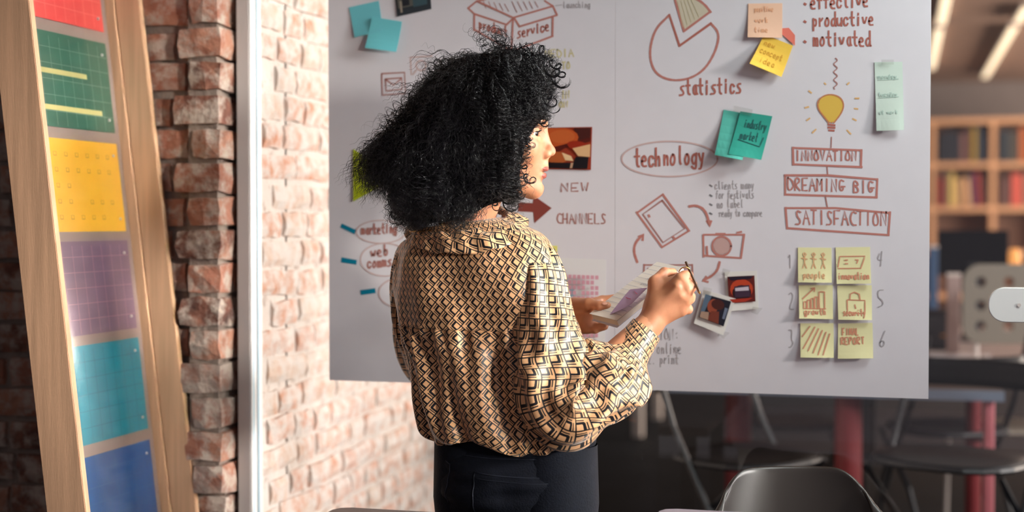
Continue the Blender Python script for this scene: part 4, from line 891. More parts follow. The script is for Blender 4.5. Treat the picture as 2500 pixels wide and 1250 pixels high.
# ---- left hand: palm up under the pad, thumb on top
H2 = Grid(tuple(np.minimum(L3(1375, 830, 2.98), L3(1375, 830, 3.16))-.005), tuple(np.maximum(L3(1535, 690, 2.98), L3(1535, 690, 3.16))+.005), .00115)
def c2(a, b, ra, rb, k=.008): H2.add(H2.cone(L3(*a), L3(*b), ra*U, rb*U), k)
c2((1385, 772, 3.10), (1412, 772, 3.08), 38, 36); c2((1405, 765, 3.08), (1440, 760, 3.05), 34, 26, .02); c2((1400, 790, 3.07), (1430, 790, 3.04), 30, 24, .02)
c2((1402, 745, 3.06), (1438, 742, 3.02), 20, 15, .012); c2((1438, 742, 3.02), (1466, 748, 3.000), 14, 12.5, .005); c2((1466, 748, 3.000), (1482, 747, 2.996), 12.5, 10.5, .004)
# index along the far edge of the pad, other fingers below
c2((1436, 744, 3.07), (1470, 734, 3.09), 15, 13, .01); c2((1470, 734, 3.09), (1512, 727, 3.085), 12.5, 10.5, .004); c2((1512, 727, 3.085), (1528, 728, 3.07), 10, 9, .004)
for (a, b_, c_) in (((1436, 770, 3.06), (1470, 776, 3.065), (1505, 764, 3.06)), ((1430, 785, 3.05), (1462, 790, 3.05), (1490, 785, 3.045)), ((1424, 800, 3.04), (1452, 802, 3.03), (1476, 797, 3.02))):
    c2(a, b_, 14, 12.5, .008); c2(b_, c_, 12, 9.5, .004)
V4, Q4 = H2.mesh()
V = np.concatenate([V1, V2, V3, V4]); o1 = len(V1); o2 = o1+len(V2); o3 = o2+len(V3); Qs = np.concatenate([Q1, Q2+o1, Q3+o2, Q4+o3])
me = fastmesh(V, Qs); me.materials.append(skin); me.materials.append(lipm)
# lips by place on the face
cen = V1[Q1].mean(1); lipu, lipl = arr(hd(1329, 413.5, 0)), arr(hd(1326, 430, 0)); mi = np.zeros(len(Qs), np.int32)
e1 = ((cen[:, 0]-lipu[0])/(17*U))**2+((cen[:, 1]-lipu[1])/(25*U))**2+((cen[:, 2]-lipu[2])/(7.2*U))**2
e2 = ((cen[:, 0]-lipl[0])/(17*U))**2+((cen[:, 1]-lipl[1])/(22*U))**2+((cen[:, 2]-lipl[2])/(8*U))**2
mi[:len(Q1)] = ((e1 < 1) | (e2 < 1)).astype(np.int32); me.polygons.foreach_set('material_index', mi)
body = bpy.data.objects.new('body', me); C.objects.link(body); body.parent = person
cs = body.modifiers.new('s', 'SMOOTH'); cs.factor = .5; cs.iterations = 2
def pk(name, me_, m, label=None, par=None, smooth=True):
    o = obj(name, me_, m, None, label, smooth=smooth); o.parent = par or person; return o
# eyes, brow, lashes
for s in (1, -1):
    c = hd(1304.3, 329, 34.3*s); b = bmesh.new(); bmesh.ops.create_uvsphere(b, u_segments=40, v_segments=28, radius=13.4*U, matrix=Matrix.Translation(c) @ Matrix.Rotation(math.pi/2+.0, 4, 'Y'))
    fw = Vector((.86, -.5 if s > 0 else -.2, -.03)).normalized()
    eo = pk('eye', b, [mat('eye_white', (226, 214, 206), .2), mat('iris', (52, 30, 22), .15), mat('pupil', (6, 5, 5), .1)])
    for p in eo.data.polygons:
        p.use_smooth = True; d = (Vector(p.center)-Vector(c)).normalized().dot(fw); p.material_index = 2 if d > .95 else (1 if d > .80 else 0)
    lash = bmesh.new()
    for k in range(15):
        t = k/14*2-1; a0 = Vector(hd(1317-5*t*t, 324.5+1.8*abs(t)**2, 36*s+12*t)); btube(lash, [a0, a0+Vector((.004, -.001*s, .0006)), a0+Vector((.0085, -.002*s, .0036))], [.0007, .0005, .0001], 4)
    pk('eyelashes', lash, mat('lash_black', (14, 10, 10), .5))
    br = bmesh.new()
    for k in range(70):
        t = random.random(); p0 = Vector(hd(1334-17*t, 301-5*math.sin(t*3)+random.uniform(-2.5, 2.5), (8+36*t)*s)); btube(br, [p0+Vector((.001, 0, 0)), p0+Vector((-.004, -.003*s, .001))], [.0005, .00015], 3)
    pk('eyebrow', br, mat('brow_black', (26, 18, 16), .6))
for q, h_ in (((1637, 664, 2.952), 0),):
    pass
# thumb nails
for p, r, d_ in (((1476, 741, 2.990), .0052, (0, -.75, .65)), ((1642, 657, 2.946), .0046, (.1, -.6, .8)))[:1]:
    b = bmesh.new(); bmesh.ops.create_uvsphere(b, u_segments=12, v_segments=8, radius=1, matrix=Matrix.Translation(L3(*p)) @ Vector((0, 0, 1)).rotation_difference(Vector(d_)).to_matrix().to_4x4() @ Matrix.Diagonal((r*1.25, r*.9, .0016, 1)))
    pk('nail', b, mat('nail', (224, 164, 138), .25))

# ---- clothes: lofted cloth with cloth coordinates
def loft_mesh(rings, closed_u=True, uoff=0, vs=1.0, us=1.0, Cref=None):
    R = np.array(rings, np.float32); nj, ni, _ = R.shape
    ext = np.concatenate([R, R[:, :1]], 1) if closed_u else R
    seg = np.linalg.norm(np.diff(ext, axis=1), axis=2); circ = seg.sum(1); Cr = Cref or float(np.median(circ))
    u = np.concatenate([np.zeros((nj, 1)), np.cumsum(seg, 1)], 1); u = u/circ[:, None]*Cr
    dv = np.linalg.norm(np.diff(R, axis=0), axis=2).mean(1); v = np.concatenate([[0], np.cumsum(dv)])
    Q, UV = [], []
    nq = ni if closed_u else ni-1
    for j in range(nj-1):
        for i in range(nq):
            k = (i+1) % ni; Q.append((j*ni+i, j*ni+k, (j+1)*ni+k, (j+1)*ni+i))
            UV += [(u[j, i]*us+uoff, v[j]*vs), (u[j, i+1]*us+uoff, v[j]*vs), (u[j+1, i+1]*us+uoff, v[j+1]*vs), (u[j+1, i]*us+uoff, v[j+1]*vs)]
    me_ = fastmesh(R.reshape(-1, 3), np.array(Q)); l = me_.uv_layers.new(name='UVMap'); l.data.foreach_set('uv', np.array(UV, np.float32).ravel()); return me_
def interp(tab, n):
    tab = np.array(tab, float); t0 = np.arange(len(tab)); P = [Vector(r[:3]).to_tuple() for r in tab]
    out = []
    m_ = len(tab)
    for q in np.linspace(0, m_-1, n):
        i = min(int(q), m_-2); t = q-i; a, b_, c_, d_ = tab[max(i-1, 0)], tab[i], tab[i+1], tab[min(i+2, m_-1)]
        out.append(.5*((2*b_)+(c_-a)*t+(2*a-5*b_+4*c_-d_)*t*t+(3*b_-a-3*c_+d_)*t**3))
    return np.array(out)
patT = fabric_pattern('blouse_cloth_bias', math.radians(-135), .0228); patS = fabric_pattern('blouse_cloth', math.radians(-7), .0245)
# torso table: py_left, px_left, py_right, px_right, centre distance, half depth, skew
T = [(556, 1032, 530, 1222, 2.955, .072, .00), (562, 1016, 536, 1246, 2.955, .080, .02), (572, 1000, 552, 1285, 2.955, .088, .04), (592, 980, 572, 1322, 2.955, .098, .06), (622, 964, 602, 1346, 2.955, .108, .07), (660, 957, 645, 1362, 2.955, .116, .07),
     (700, 958, 695, 1378, 2.955, .122, .06), (745, 963, 742, 1392, 2.955, .126, .055), (795, 972, 795, 1398, 2.955, .126, .05), (835, 984, 835, 1392, 2.955, .130, .045), (880, 1000, 880, 1388, 2.955, .134, .04), (930, 1008, 930, 1388, 2.955, .136, .04), (980, 1016, 980, 1392, 2.955, .138, .035),
     (1025, 1028, 1022, 1398, 2.96, .138, .03), (1052, 1038, 1052, 1400, 2.96, .136, .03), (1070, 1052, 1076, 1394, 2.96, .130, .03), (1074, 1066, 1084, 1382, 2.96, .122, .03), (1068, 1080, 1076, 1372, 2.96, .114, .03)]
NT = 190; tab = interp(T, NT); NU = 260; rings = []
yoke = None
def tri(x): return math.asin(math.sin(x))*2/math.pi
fr_ = random.Random(5); ph = [fr_.uniform(0, 6.28) for _ in range(12)]
for j in range(NT):
    pyl, pxl, pyr, pxr, dc, dd, sk = tab[j]; row = []
    A, Bp = L3(pxl, pyl, dc), L3(pxr, pyr, dc); c = (A+Bp)/2; hw = (Bp-A)/2; q = j/(NT-1)*(len(T)-1)
    below = max(0, min(1, (q-8.0)/1.2)); gath = max(0, min(1, (q-7.9)/.25))*max(0, 1-(q-8)/4.5)
    hem = max(0, min(1, (q-13.2)/2.5))
    for i in range(NU):
        a = 2*math.pi*i/NU; ca, sa = math.cos(a), -math.sin(a)      # a: right -> near side -> left -> far side
        e = .86; X = math.copysign(abs(ca)**e, ca); Yy = math.copysign(abs(sa)**e, sa)
        p = c+hw*X; y = p.y+dd*Yy-sk*X*.9; rad = Vector((ca*.8, sa, 0))
        w1 = .0048*math.sin(26*a+ph[0]+.6*math.sin(3*a))*gath*1.2+.0030*math.sin(47*a+ph[1])*gath*max(0, 1-(q-8)/1.5)
        w2 = (.0095*math.sin(9*a+ph[2]+.5*q)+.005*math.sin(15*a+ph[3]-.4*q)+.0035*math.sin(23*a+ph[4]+.3*q))*below*min(1, .45+.15*(q-8))
        w3 = (.0028*math.sin(7*a+.9*q+ph[5])+.0016*math.sin(13*a-1.3*q+ph[6]))*(1-below)*min(1, q/3)
        w4 = .006*math.sin(11*a+1.8*q)*hem
        sag = -.008*hem*math.sin(5*a+1.2)-.006*hem*math.sin(2*a+.4)
        seam = .0030*math.exp(-((q-8.0)/.035)**2)-.0050*math.exp(-((q-8.12)/.06)**2)
        # small bulge over the shoulder blades
        bl_ = .010*math.exp(-((q-5.5)/1.8)**2)*(math.exp(-((a-1.2)/.45)**2)+math.exp(-((a-2.2)/.4)**2))-.004*math.exp(-((a-1.72)/.12)**2)*math.exp(-((q-6)/3)**2)
        d_ = w1+w2+w3+w4+seam+bl_+.002*below
        row.append((p.x+rad.x*d_, y+rad.y*d_, p.z+sag+(.002*gath*math.sin(26*a+ph[0]))))
    rings.append(row)
blouse = pk('blouse', loft_mesh(rings, us=-1.0), patT, 'cream and black geometric print blouse')
# inner waist closing under the hem
def tube_path(stations, n, NU, fold, close=0):
    tb_ = interp(stations, n); P = [L3(r[0], r[1], r[2]) for r in tb_]; out = []
    for j in range(n):
        t = (P[min(j+1, n-1)]-P[max(j-1, 0)]); t2 = Vector((t.x, t.y*.3, t.z)).normalized()
        nx = Vector((-t2.z, 0, t2.x)); nx.normalize(); ny = Vector((0, 1, 0)); ny = (ny-t2*ny.dot(t2)).normalized()
        q = j/(n-1)*(len(stations)-1); r1 = tb_[j][3]*U; r2 = tb_[j][4]; row = []
        for i in range(NU):
            a = 2*math.pi*i/NU; ca, sa = math.cos(a), math.sin(a); d_ = fold(a, q)
            row.append(tuple(P[j]+nx*(ca*(r1+d_))+ny*(sa*(r2+d_))))
        out.append(row)
    return out
def foldR(a, q):
    up = max(0, 1-abs(q-1)/1.2); lowr = max(0, min(1, (q-3)/1.5)); cuff = max(0, min(1, (q-10.2)/.5))
    f = (.004*math.sin(5*a+ph[7]+.5*q)+.003*math.sin(9*a-.7*q))*(1-cuff)
    f += (.0055*math.sin(4*a+2.0*q+ph[8])+.0040*math.sin(7*a-2.6*q+ph[9])+.003*math.sin(11*a+3.1*q))*lowr*(1-cuff)
    f += .0045*math.sin(16*a+ph[10])*math.exp(-((q-9.8)/.6)**2)
    f += .003*math.sin(12*a)*math.exp(-((q-.9)/.5)**2)
    f += .012*math.sin(2.2*q*1.4+1.5*math.sin(a))*math.exp(-((q-7.2)/1.6)**2)*.5
    return f
stR = [(1276, 606, 2.935, 6, .010), (1298, 630, 2.896, 47, .054), (1312, 670, 2.878, 62, .068), (1318, 735, 2.868, 72, .075), (1326, 810, 2.855, 86, .083), (1340, 885, 2.842, 98, .088), (1352, 955, 2.83, 98, .090), (1392, 1004, 2.815, 84, .088), (1450, 972, 2.822, 74, .085), (1484, 928, 2.835, 92, .085), (1514, 896, 2.85, 88, .074), (1538, 862, 2.862, 50, .046), (1560, 829, 2.872, 44, .039), (1578, 804, 2.883, 41, .036)]
slR = pk('sleeve', loft_mesh(tube_path(stR, 210, 150, foldR), us=1.0), patS, par=blouse)
def foldL(a, q): return .004*math.sin(5*a+q*1.3+ph[2])+.003*math.sin(9*a-2*q)+.0025*math.sin(13*a+q)
stL = [(1050, 606, 3.00, 10, .02), (1018, 630, 3.03, 52, .055), (1010, 690, 3.06, 58, .06), (1014, 760, 3.10, 60, .062), (1030, 830, 3.13, 64, .065), (1060, 890, 3.16, 70, .07), (1120, 905, 3.175, 74, .07), (1200, 880, 3.165, 70, .065), (1290, 835, 3.14, 62, .06), (1345, 800, 3.125, 54, .05), (1385, 778, 3.112, 44, .038), (1400, 772, 3.107, 42, .036)]
pk('sleeve', loft_mesh(tube_path(stL, 120, 80, foldL)), patS, par=blouse)
for st_, tb2 in ((stR, 0), (stL, 1)):
    e = st_[-1]; f = st_[-2]
# collar
def collar_ring(cx, cy, a, tilt, b_, dc, dd, grow=0):
    sk_ = .022*grow; dd = dd+.004*grow
    out = []
    for i in range(120):
        t = 2*math.pi*i/120; c, s = math.cos(t), math.sin(t)
        w_ = .0018*math.sin(9*t+grow*2)+.0014*math.sin(17*t)
        p = L3(cx+a*c, cy-tilt*c+b_*s, dc-dd*s-sk_*c); out.append((p.x+w_*c, p.y-w_*s, p.z+w_))
    return out
cr = [collar_ring(1122, 545, 106, 14, 20, 2.965, .078), collar_ring(1121, 537, 112, 13, 28, 2.96, .088), collar_ring(1122, 534, 117, 13, 31, 2.958, .096, 1), collar_ring(1125, 538, 124, 13, 35, 2.956, .103, 1), collar_ring(1130, 546, 134, 12, 42, 2.954, .110, 2), collar_ring(1136, 555, 145, 10, 50, 2.952, .117, 2), collar_ring(1140, 561, 152, 9, 55, 2.950, .122, 2), collar_ring(1140, 565, 151, 9, 55, 2.950, .119, 2)]
pk('collar', loft_mesh([list(r) for r in interp([np.array(r).ravel() for r in cr], 24).reshape(24, 120, 3)], us=-1.0), fabric_pattern('collar_cloth', math.radians(-118), .0225), par=blouse)
# necklace
ch_ = [L3(1100+112*math.cos(t)*.9, 540-22*math.cos(t)+13*math.sin(t), 2.96-.066*math.sin(t)) for t in np.linspace(-.9, math.pi+.9, 60)]
b = bmesh.new(); btube(b, ch_, .0011, 5); pk('necklace', b, M['gold']); p = L3(1083, 547, 2.892); b = bmesh.new(); btube(b, [p+Vector((.004*math.cos(t), 0, .004*math.sin(t))) for t in np.linspace(0, 6.0, 12)], .001, 5); pk('clasp', b, M['gold'])

# ---- jeans
den = mat('dark_denim', (15, 19, 30), .8, .2, var=.25, vscale=90, bump=.25, bscale=260, detail=2)
seamM = mat('denim_seam', (36, 44, 62), .7, .3); stitchM = mat('dark_stitch', (26, 32, 46), .7)
J = [(1030, 1090, 1030, 1428, 2.962, .108, .02), (1050, 1082, 1050, 1440, 2.962, .110, .02), (1066, 1077, 1062, 1452, 2.962, .113, .02), (1072, 1075, 1076, 1452, 2.962, .114, .02), (1100, 1073, 1098, 1445, 2.962, .118, .02), (1140, 1068, 1140, 1444, 2.962, .124, .02), (1185, 1068, 1185, 1442, 2.962, .126, .02), (1225, 1075, 1225, 1445, 2.962, .122, .02), (1262, 1088, 1262, 1440, 2.962, .112, .02), (1310, 1100, 1310, 1430, 2.962, .102, .02), (1340, 1120, 1340, 1415, 2.962, .08, .02)]
tj = interp(J, 90); NJ = 160
def jean_pt(a, pyq, off=0):
    """a: ring angle, pyq: frame row"""
    k = np.interp(pyq, tj[:, 0], np.arange(len(tj))); i = int(min(k, len(tj)-2)); f = k-i; r = tj[i]*(1-f)+tj[i+1]*f
    A, Bp = L3(r[1], r[0], r[4]), L3(r[3], r[2], r[4]); c = (A+Bp)/2; hw = (Bp-A)/2; ca, sa = math.cos(a), -math.sin(a)
    X = math.copysign(abs(ca)**.9, ca); Y = math.copysign(abs(sa)**.9, sa); n = Vector((ca, sa, 0))
    w_ = .0022*math.sin(r[0]*.09+3*a)+.0016*math.sin(r[0]*.17-5*a)+.006*math.exp(-((r[0]-1180)/55)**2)*(math.exp(-((a-1.15)/.5)**2)+math.exp(-((a-2.1)/.5)**2)-.6*math.exp(-((a-1.66)/.14)**2))
    p = c+hw*X; return Vector((p.x, p.y+r[5]*Y-r[6]*X, p.z))+n*(w_+off)
rings = [[tuple(jean_pt(2*math.pi*i/NJ, tj[j][0])) for i in range(NJ)] for j in range(90)]
jeans = pk('jeans', loft_mesh(rings), den, 'dark navy jeans')
for s, dy in ((-1, .06), (1, -.05)):
    hx = cx0+s*.075; rr = []
    for z, r, x, y in ((.86, .095, hx, dy*.4), (.74, .098, hx, dy*.6), (.6, .080, hx+.005*s, dy*.8), (.47, .066, hx+.01*s, dy), (.3, .060, hx+.01*s, dy), (.12, .048, hx+.01*s, dy), (.09, .048, hx+.01*s, dy)):
        rr.append([(x+r*math.cos(2*math.pi*i/40), y-r*math.sin(2*math.pi*i/40), z) for i in range(40)])
    pk('trouser_leg', loft_mesh(rr), den, par=jeans)
    b = bmesh.new(); G = []
    for k, (t, w_, h) in enumerate(((-.06, .026, .06), (-.04, .036, .095), (0, .038, .10), (.05, .037, .075), (.10, .042, .05), (.15, .040, .042), (.185, .02, .03))):
        d2 = Vector((.75, .66, 0)); o_ = Vector((hx+.01*s, dy, 0))+d2*t; nn = Vector((-.66, .75, 0)); G.append([b.verts.new(o_+nn*w_*math.cos(2*math.pi*i/14)+Vector((0, 0, h/2+h/2*math.sin(2*math.pi*i/14)+.002))) for i in range(14)])
    for A, Bp in zip(G, G[1:]):
        for i in range(14): b.faces.new((A[i], A[(i+1) % 14], Bp[(i+1) % 14], Bp[i]))
    b.faces.new(G[0][::-1]); b.faces.new(G[-1]); pk('shoe', b, M['blackplastic'])
def onj(a0, y0, a1, y1, n=14, r=.0011, m=None, name='seam', bow=0):
    pts = [jean_pt(a0+(a1-a0)*k/n, y0+(y1-y0)*k/n+bow*math.sin(math.pi*k/n), .0006) for k in range(n+1)]; pk(name, tube(pts, r, 5), m or seamM, par=jeans)
def ang(px):                                             # ring angle on the near side whose outline column is px
    X = (px-1258)/186; X = max(-1, min(1, X)); return math.acos(math.copysign(abs(X)**(1/.9), X))
onj(ang(1398), 1078, ang(1412), 1125, m=seamM); onj(ang(1412), 1125, ang(1422), 1250, m=seamM)
onj(ang(1168), 1131, ang(1380), 1139, 20, bow=5, m=stitchM, name='pocket_edge'); onj(ang(1380), 1139, ang(1381), 1180, m=seamM, name='pocket_edge'); onj(ang(1381), 1180, ang(1371), 1255, m=seamM, name='pocket_edge'); onj(ang(1168), 1131, ang(1160), 1250, m=stitchM, name='pocket_edge')
onj(ang(1078), 1103, ang(1108), 1120, m=stitchM, name='pocket_edge'); onj(ang(1108), 1120, ang(1092), 1245, m=stitchM, name='pocket_edge'); onj(ang(1170), 1144, ang(1372), 1151, 20, bow=5, m=stitchM, name='pocket_edge', r=.0007)
onj(ang(1085), 1092, ang(1396), 1098, 24, bow=4, m=stitchM, name='waistband_seam')
onj(ang(1424), 1078, ang(1431), 1098, m=seamM, name='front_pocket_edge'); onj(ang(1431), 1098, ang(1414), 1122, m=seamM, name='front_pocket_edge'); onj(ang(1414), 1122, ang(1443), 1092, m=seamM, name='front_pocket_edge')
p = jean_pt(ang(1415), 1133, .001); b = bmesh.new(); bmesh.ops.create_uvsphere(b, u_segments=12, v_segments=8, radius=1, matrix=Matrix.Translation(p) @ Matrix.Diagonal((.004, .003, .005, 1))); pk('rivet', b, mat('silver', (220, 220, 220), .2, metal=1), par=jeans)

# ---- notepad, sticky note on it, pen, ring
A, Bc, Dc = at(1604, 640, 3.075), at(1668, 654, 3.02), at(1444, 767, 3.0); Cc = Bc+Dc-A
nrm = (Bc-A).cross(Dc-A).normalized(); nrm = -nrm if nrm.z > 0 else nrm
np_ = empty('notepad', (A+Bc+Cc+Dc)/4, 'ruled white notepad held open in both hands', 'notepad')
th = .013
kid('page_block', poly_prism([A, Bc, Cc, Dc], nrm*th), mat('cream_pages', (232, 220, 206), .6, .3), np_)
kid('top_page', poly_prism([A.lerp(Dc, .0)-nrm*.0008, Bc-nrm*.0008, Cc-nrm*.0012, Dc+(Dc-A).normalized()*.004-nrm*.004], -nrm*.0004), mat('ruled_page', (236, 226, 214), .6, .3), np_, 'slightly lifted top page')
kid('back_card', poly_prism([A+nrm*(th+.0002), Bc+nrm*(th+.0002), Cc+nrm*(th+.0002)+(Cc-Bc).normalized()*.006, Dc+nrm*(th+.0002)+(Dc-A).normalized()*.004], nrm*.0012), mat('pale_card', (206, 206, 222), .5), np_)
b = bmesh.new(); up = -nrm*.0030
for k in range(1, 13):
    t = k/13; P0, P1 = A.lerp(Dc, t)+up*(1+t), Bc.lerp(Cc, t)+up*(1+t*.3); w_ = (Dc-A).normalized()*.0004
    b.faces.new([b.verts.new(v) for v in (P0-w_, P1-w_, P1+w_, P0+w_)])
kid('ruling', b, mat('grey_rule', (150, 146, 160), .7), np_)
b = bmesh.new()
def padpt(u, v, k=3.0): return A.lerp(Bc, u).lerp(Dc.lerp(Cc, u), v)-nrm*.001*k
for r_, v0 in enumerate((.30, .40)):
    for k in range(6):
        P = [padpt(.42+.06*k+.03*math.sin(j*1.3+k), v0+.018*math.sin(j*2.1+k+r_), 3.6) for j in range(6)]
        for a_, c_ in zip(P, P[1:]):
            w_ = (Dc-A).normalized()*.0005
            b.faces.new([b.verts.new(v) for v in (a_-w_, c_-w_, c_+w_, a_+w_)])
kid('handwriting', b, mat('grey_ink', (120, 116, 140), .7), np_)
# lilac sticky note, curling
b = bmesh.new(); G = []
for j in range(8):
    row = []
    for i in range(8):
        u, v = i/7, j/7; p = at(1540, 710, 3.02).lerp(at(1583, 706, 2.96), u).lerp(at(1482, 775, 2.975).lerp(at(1545, 752, 2.945), u), v); row.append(b.verts.new(p-nrm*(.0042+.006*u**2*v)))
    G.append(row)
for j in range(7):
    for i in range(7): b.faces.new((G[j][i], G[j][i+1], G[j+1][i+1], G[j+1][i]))
sn = obj('sticky_note', b, mat('lilac_note', (196, 168, 204), .6, .3), None, 'lilac sticky note curling up from the notepad', 'sticky note', smooth=True)
b = bmesh.new()
for (u0, v0, u1, v1) in ((.35, .1, .75, .32), (.2, .35, .6, .52)):
    P = [G[0][0].co.copy() if False else None]
    pts = []
    for k in range(7):
        u, v = u0+(u1-u0)*k/6, v0+(v1-v0)*k/6; p = at(1540, 710, 3.02).lerp(at(1583, 706, 2.96), u).lerp(at(1482, 775, 2.975).lerp(at(1545, 752, 2.945), u), v); pts.append(p-nrm*(.0050+.006*u**2*v))
    for a_, c_ in zip(pts, pts[1:]):
        w_ = Vector((0, 0, .0008)); b.faces.new([b.verts.new(v) for v in (a_-w_, c_-w_, c_+w_, a_+w_)])
kid('pink_stroke', b, mat('pink_ink', (206, 90, 130), .7), sn)
pa, pb = at(1678, 648, 2.905), at(1709, 718, 2.865)
pn = empty('pen', pa, 'slim metallic pen gripped in the right fist', 'pen')
ax = (pb-pa); kid('barrel', tube([pa+ax*-.12, pa+ax*.94], .0028, 10), mat('brushed_gunmetal', (150, 130, 116), .25, metal=1), pn); kid('pen_tip', tube([pa+ax*.94, pb], [.0026, .0009], 10), M['gold'], pn)
kc = L3(1672, 668, 2.90); b = bmesh.new(); btube(b, [kc+Vector((.0125*math.cos(t), .004-.010*math.sin(t), .0135*math.sin(t)+.000)) for t in np.linspace(.3, 2.9, 16)], .0011, 6); pk('finger_ring', b, M['gold'])

# ---- hair: dark core plus curled locks
Hg = Grid(tuple(L3(880, 590, D0)-Vector((0, .25, 0))), tuple(L3(1400, 95, D0)+Vector((0, .25, 0))), .006)
def he(px, py, lat, a, b_, c_, k=.04): Hg.add(Hg.ell((L3(px, py, D0)[0], HY-lat*U, L3(px, py, D0)[2]), (a*U, b_*U, c_*U)), k)
he(1172, 296, 0, 148, 145, 150); he(1095, 360, 0, 128, 138, 128); he(1055, 425, 0, 102, 118, 85); he(1130, 450, 20, 105, 110, 75); he(990, 375, 0, 72, 85, 66)
he(1205, 235, 0, 125, 120, 95); he(1268, 212, 0, 62, 80, 62); he(1215, 380, 62, 58, 55, 90); he(1215, 380, -62, 58, 55, 90); he(1180, 445, 70, 60, 40, 55); he(1262, 262, 52, 50, 42, 58); he(1262, 262, -52, 50, 42, 58); he(1070, 495, 15, 60, 80, 40)
# keep the face, neck and the front clear
Hg.cut(Hg.ell(hd(1356, 395, 0), (98*U, 110*U, 108*U)), .01); Hg.cut(Hg.ell(hd(1225, 520, 0), (62*U, 120*U, 30*U)), .01)
VH, QH = Hg.mesh()
hcore = mat('hair_black', (5, 5, 7), .9, .05)
hm = bpy.data.materials.new('curl_black'); hm.use_nodes = True; pb_ = hm.node_tree.nodes['Principled BSDF']; pb_.inputs['Base Color'].default_value = (.0035, .003, .0045, 1); pb_.inputs['Roughness'].default_value = .30; pb_.inputs['Specular IOR Level'].default_value = .5
hair = pk('hair', fastmesh(VH, QH), hcore, 'voluminous black curly hair')
tri_ = QH; P0 = VH[QH].mean(1); e1_ = VH[QH[:, 2]]-VH[QH[:, 0]]; e2_ = VH[QH[:, 3]]-VH[QH[:, 1]]; NN = np.cross(e1_, e2_); ar_ = np.linalg.norm(NN, axis=1); NN /= ar_[:, None]+1e-9
crown = arr(hd(1190, 215, 0)); fx = lambda px: L3(px, 330, D0)[0]; fz = lambda py: L3(1200, py, D0)[2]
X2P = lambda V: (1250+np.asarray(V)[..., 0]*FPX/(D0+np.asarray(V)[..., 1])+(foot.x*math.cos(YAW)+foot.y*math.sin(YAW))*FPX/(D0+np.asarray(V)[..., 1]))
Y2P = lambda V: 540+(CAM_Z-np.asarray(V)[..., 2])*FPX/(D0+np.asarray(V)[..., 1])
def locks(nl, per, npts, step, curl, thick, seed, sel, spread=.004, flow=(0, 0, -1), lift=.22, wavy=1.0, back=-.012, tight=1.0):
    r = np.random.default_rng(seed); pr = ar_*sel(P0); pr = pr/pr.sum(); idx = r.choice(len(P0), nl, p=pr); base = P0[idx]; nor = NN[idx]
    fl = base-crown; fl[:, 2] -= .10; fl += arr(flow)*.12; fl -= nor*(fl*nor).sum(1)[:, None]; fl /= np.linalg.norm(fl, axis=1)[:, None]+1e-6
    dirv = fl+nor*lift*r.uniform(.2, 1.8, (nl, 1))+r.normal(0, .28, (nl, 3)); dirv /= np.linalg.norm(dirv, axis=1)[:, None]
    cr_ = r.uniform(curl[0], curl[1], nl); pitch_ = cr_*r.uniform(2.6, 4.6, nl)*wavy; ph_ = r.uniform(0, 6.28, nl); ln = r.uniform(.55, 1.1, nl); sg = r.choice([-1, 1], nl)
    VV = []; QQ = []; n0 = 0
    T_ = np.arange(npts, dtype=np.float32)
    for s_ in range(per):
        off = r.normal(0, spread, (nl, 3)).astype(np.float32); dph = r.normal(0, .35*tight, nl); rsc = 1+r.uniform(-.25, .25, nl)*tight
        p = base+nor*back+off; d = dirv.copy(); pts = np.zeros((nl, npts, 3), np.float32); tang = np.zeros_like(pts)
        for k in range(npts):
            pts[:, k] = p; tang[:, k] = d; p = p+d*(step*ln)[:, None]; d = d+arr((0, 0, -.022))+r.normal(0, .035, (nl, 3)); d /= np.linalg.norm(d, axis=1)[:, None]
        up = np.array([0, 1, .2]); s1 = np.cross(tang, up); s1 /= np.linalg.norm(s1, axis=2)[..., None]+1e-6; s2 = np.cross(tang, s1)
        ds = T_[None]*(step*ln)[:, None]; an = sg[:, None]*ds*6.283/pitch_[:, None]+ph_[:, None]+dph[:, None]; am = (cr_*rsc)[:, None]*np.minimum(1, T_[None]/6)*(1+.25*T_[None]/npts)
        pts = pts+s1*(np.cos(an)*am)[..., None]+s2*(np.sin(an)*am)[..., None]
        px_, py_ = X2P(pts), Y2P(pts); near_ = pts[..., 1] < HY+.02
        jg = (12*np.sin(py_*.11+1)+9*np.sin(py_*.047)+r.normal(0, 7, (nl, 1))); px_ = px_+np.where(py_ > 300, jg, 0)
        bad = (((px_ > 1308) & (py_ > 316) & (py_ < 540)) | ((px_ > 1284) & (py_ > 330) & (py_ < 470)) | ((px_ > 1345) & (py_ > 268)) | (px_ > 1368+14*np.sin(py_*.09)) | (py_ > 566) | ((px_ < 945) & (py_ > 500)) | ((px_ < 1010) & (py_ < 185)) | ((px_ > 1262) & (py_ > 482)) | ((px_ > 1168) & (px_ < 1232) & (py_ > 498))).sum(1)
        keep = (bad < 2) if s_ == 0 else keep
        pts = pts[keep]; nk = len(pts)
        tg = np.gradient(pts, axis=1); tg /= np.linalg.norm(tg, axis=2)[..., None]+1e-9; a1 = np.cross(tg, np.array([.3, .5, .81])); a1 /= np.linalg.norm(a1, axis=2)[..., None]+1e-9; a2 = np.cross(tg, a1)
        th_ = thick*r.uniform(.7, 1.3, (nk, 1))*np.clip(1.15-(T_[None]/npts)**3, .25, 1); 
        ring = np.stack([pts+(a1*math.cos(q)+a2*math.sin(q))*th_[..., None] for q in (0, 2.094, 4.189)], 2)      # nl,npts,3,3
        VV.append(ring.reshape(-1, 3)); ii = (np.arange(nk)[:, None]*npts+np.arange(npts-1)[None]).ravel()*3+n0
        for q in range(3):
            QQ.append(np.stack([ii+q, ii+(q+1) % 3, ii+3+(q+1) % 3, ii+3+q], 1))
        n0 += nk*npts*3
    return np.concatenate(VV), np.concatenate(QQ)
front = fx(1235)
s_front = lambda P: ((P[:, 0] > fx(1200))).astype(float)+.05
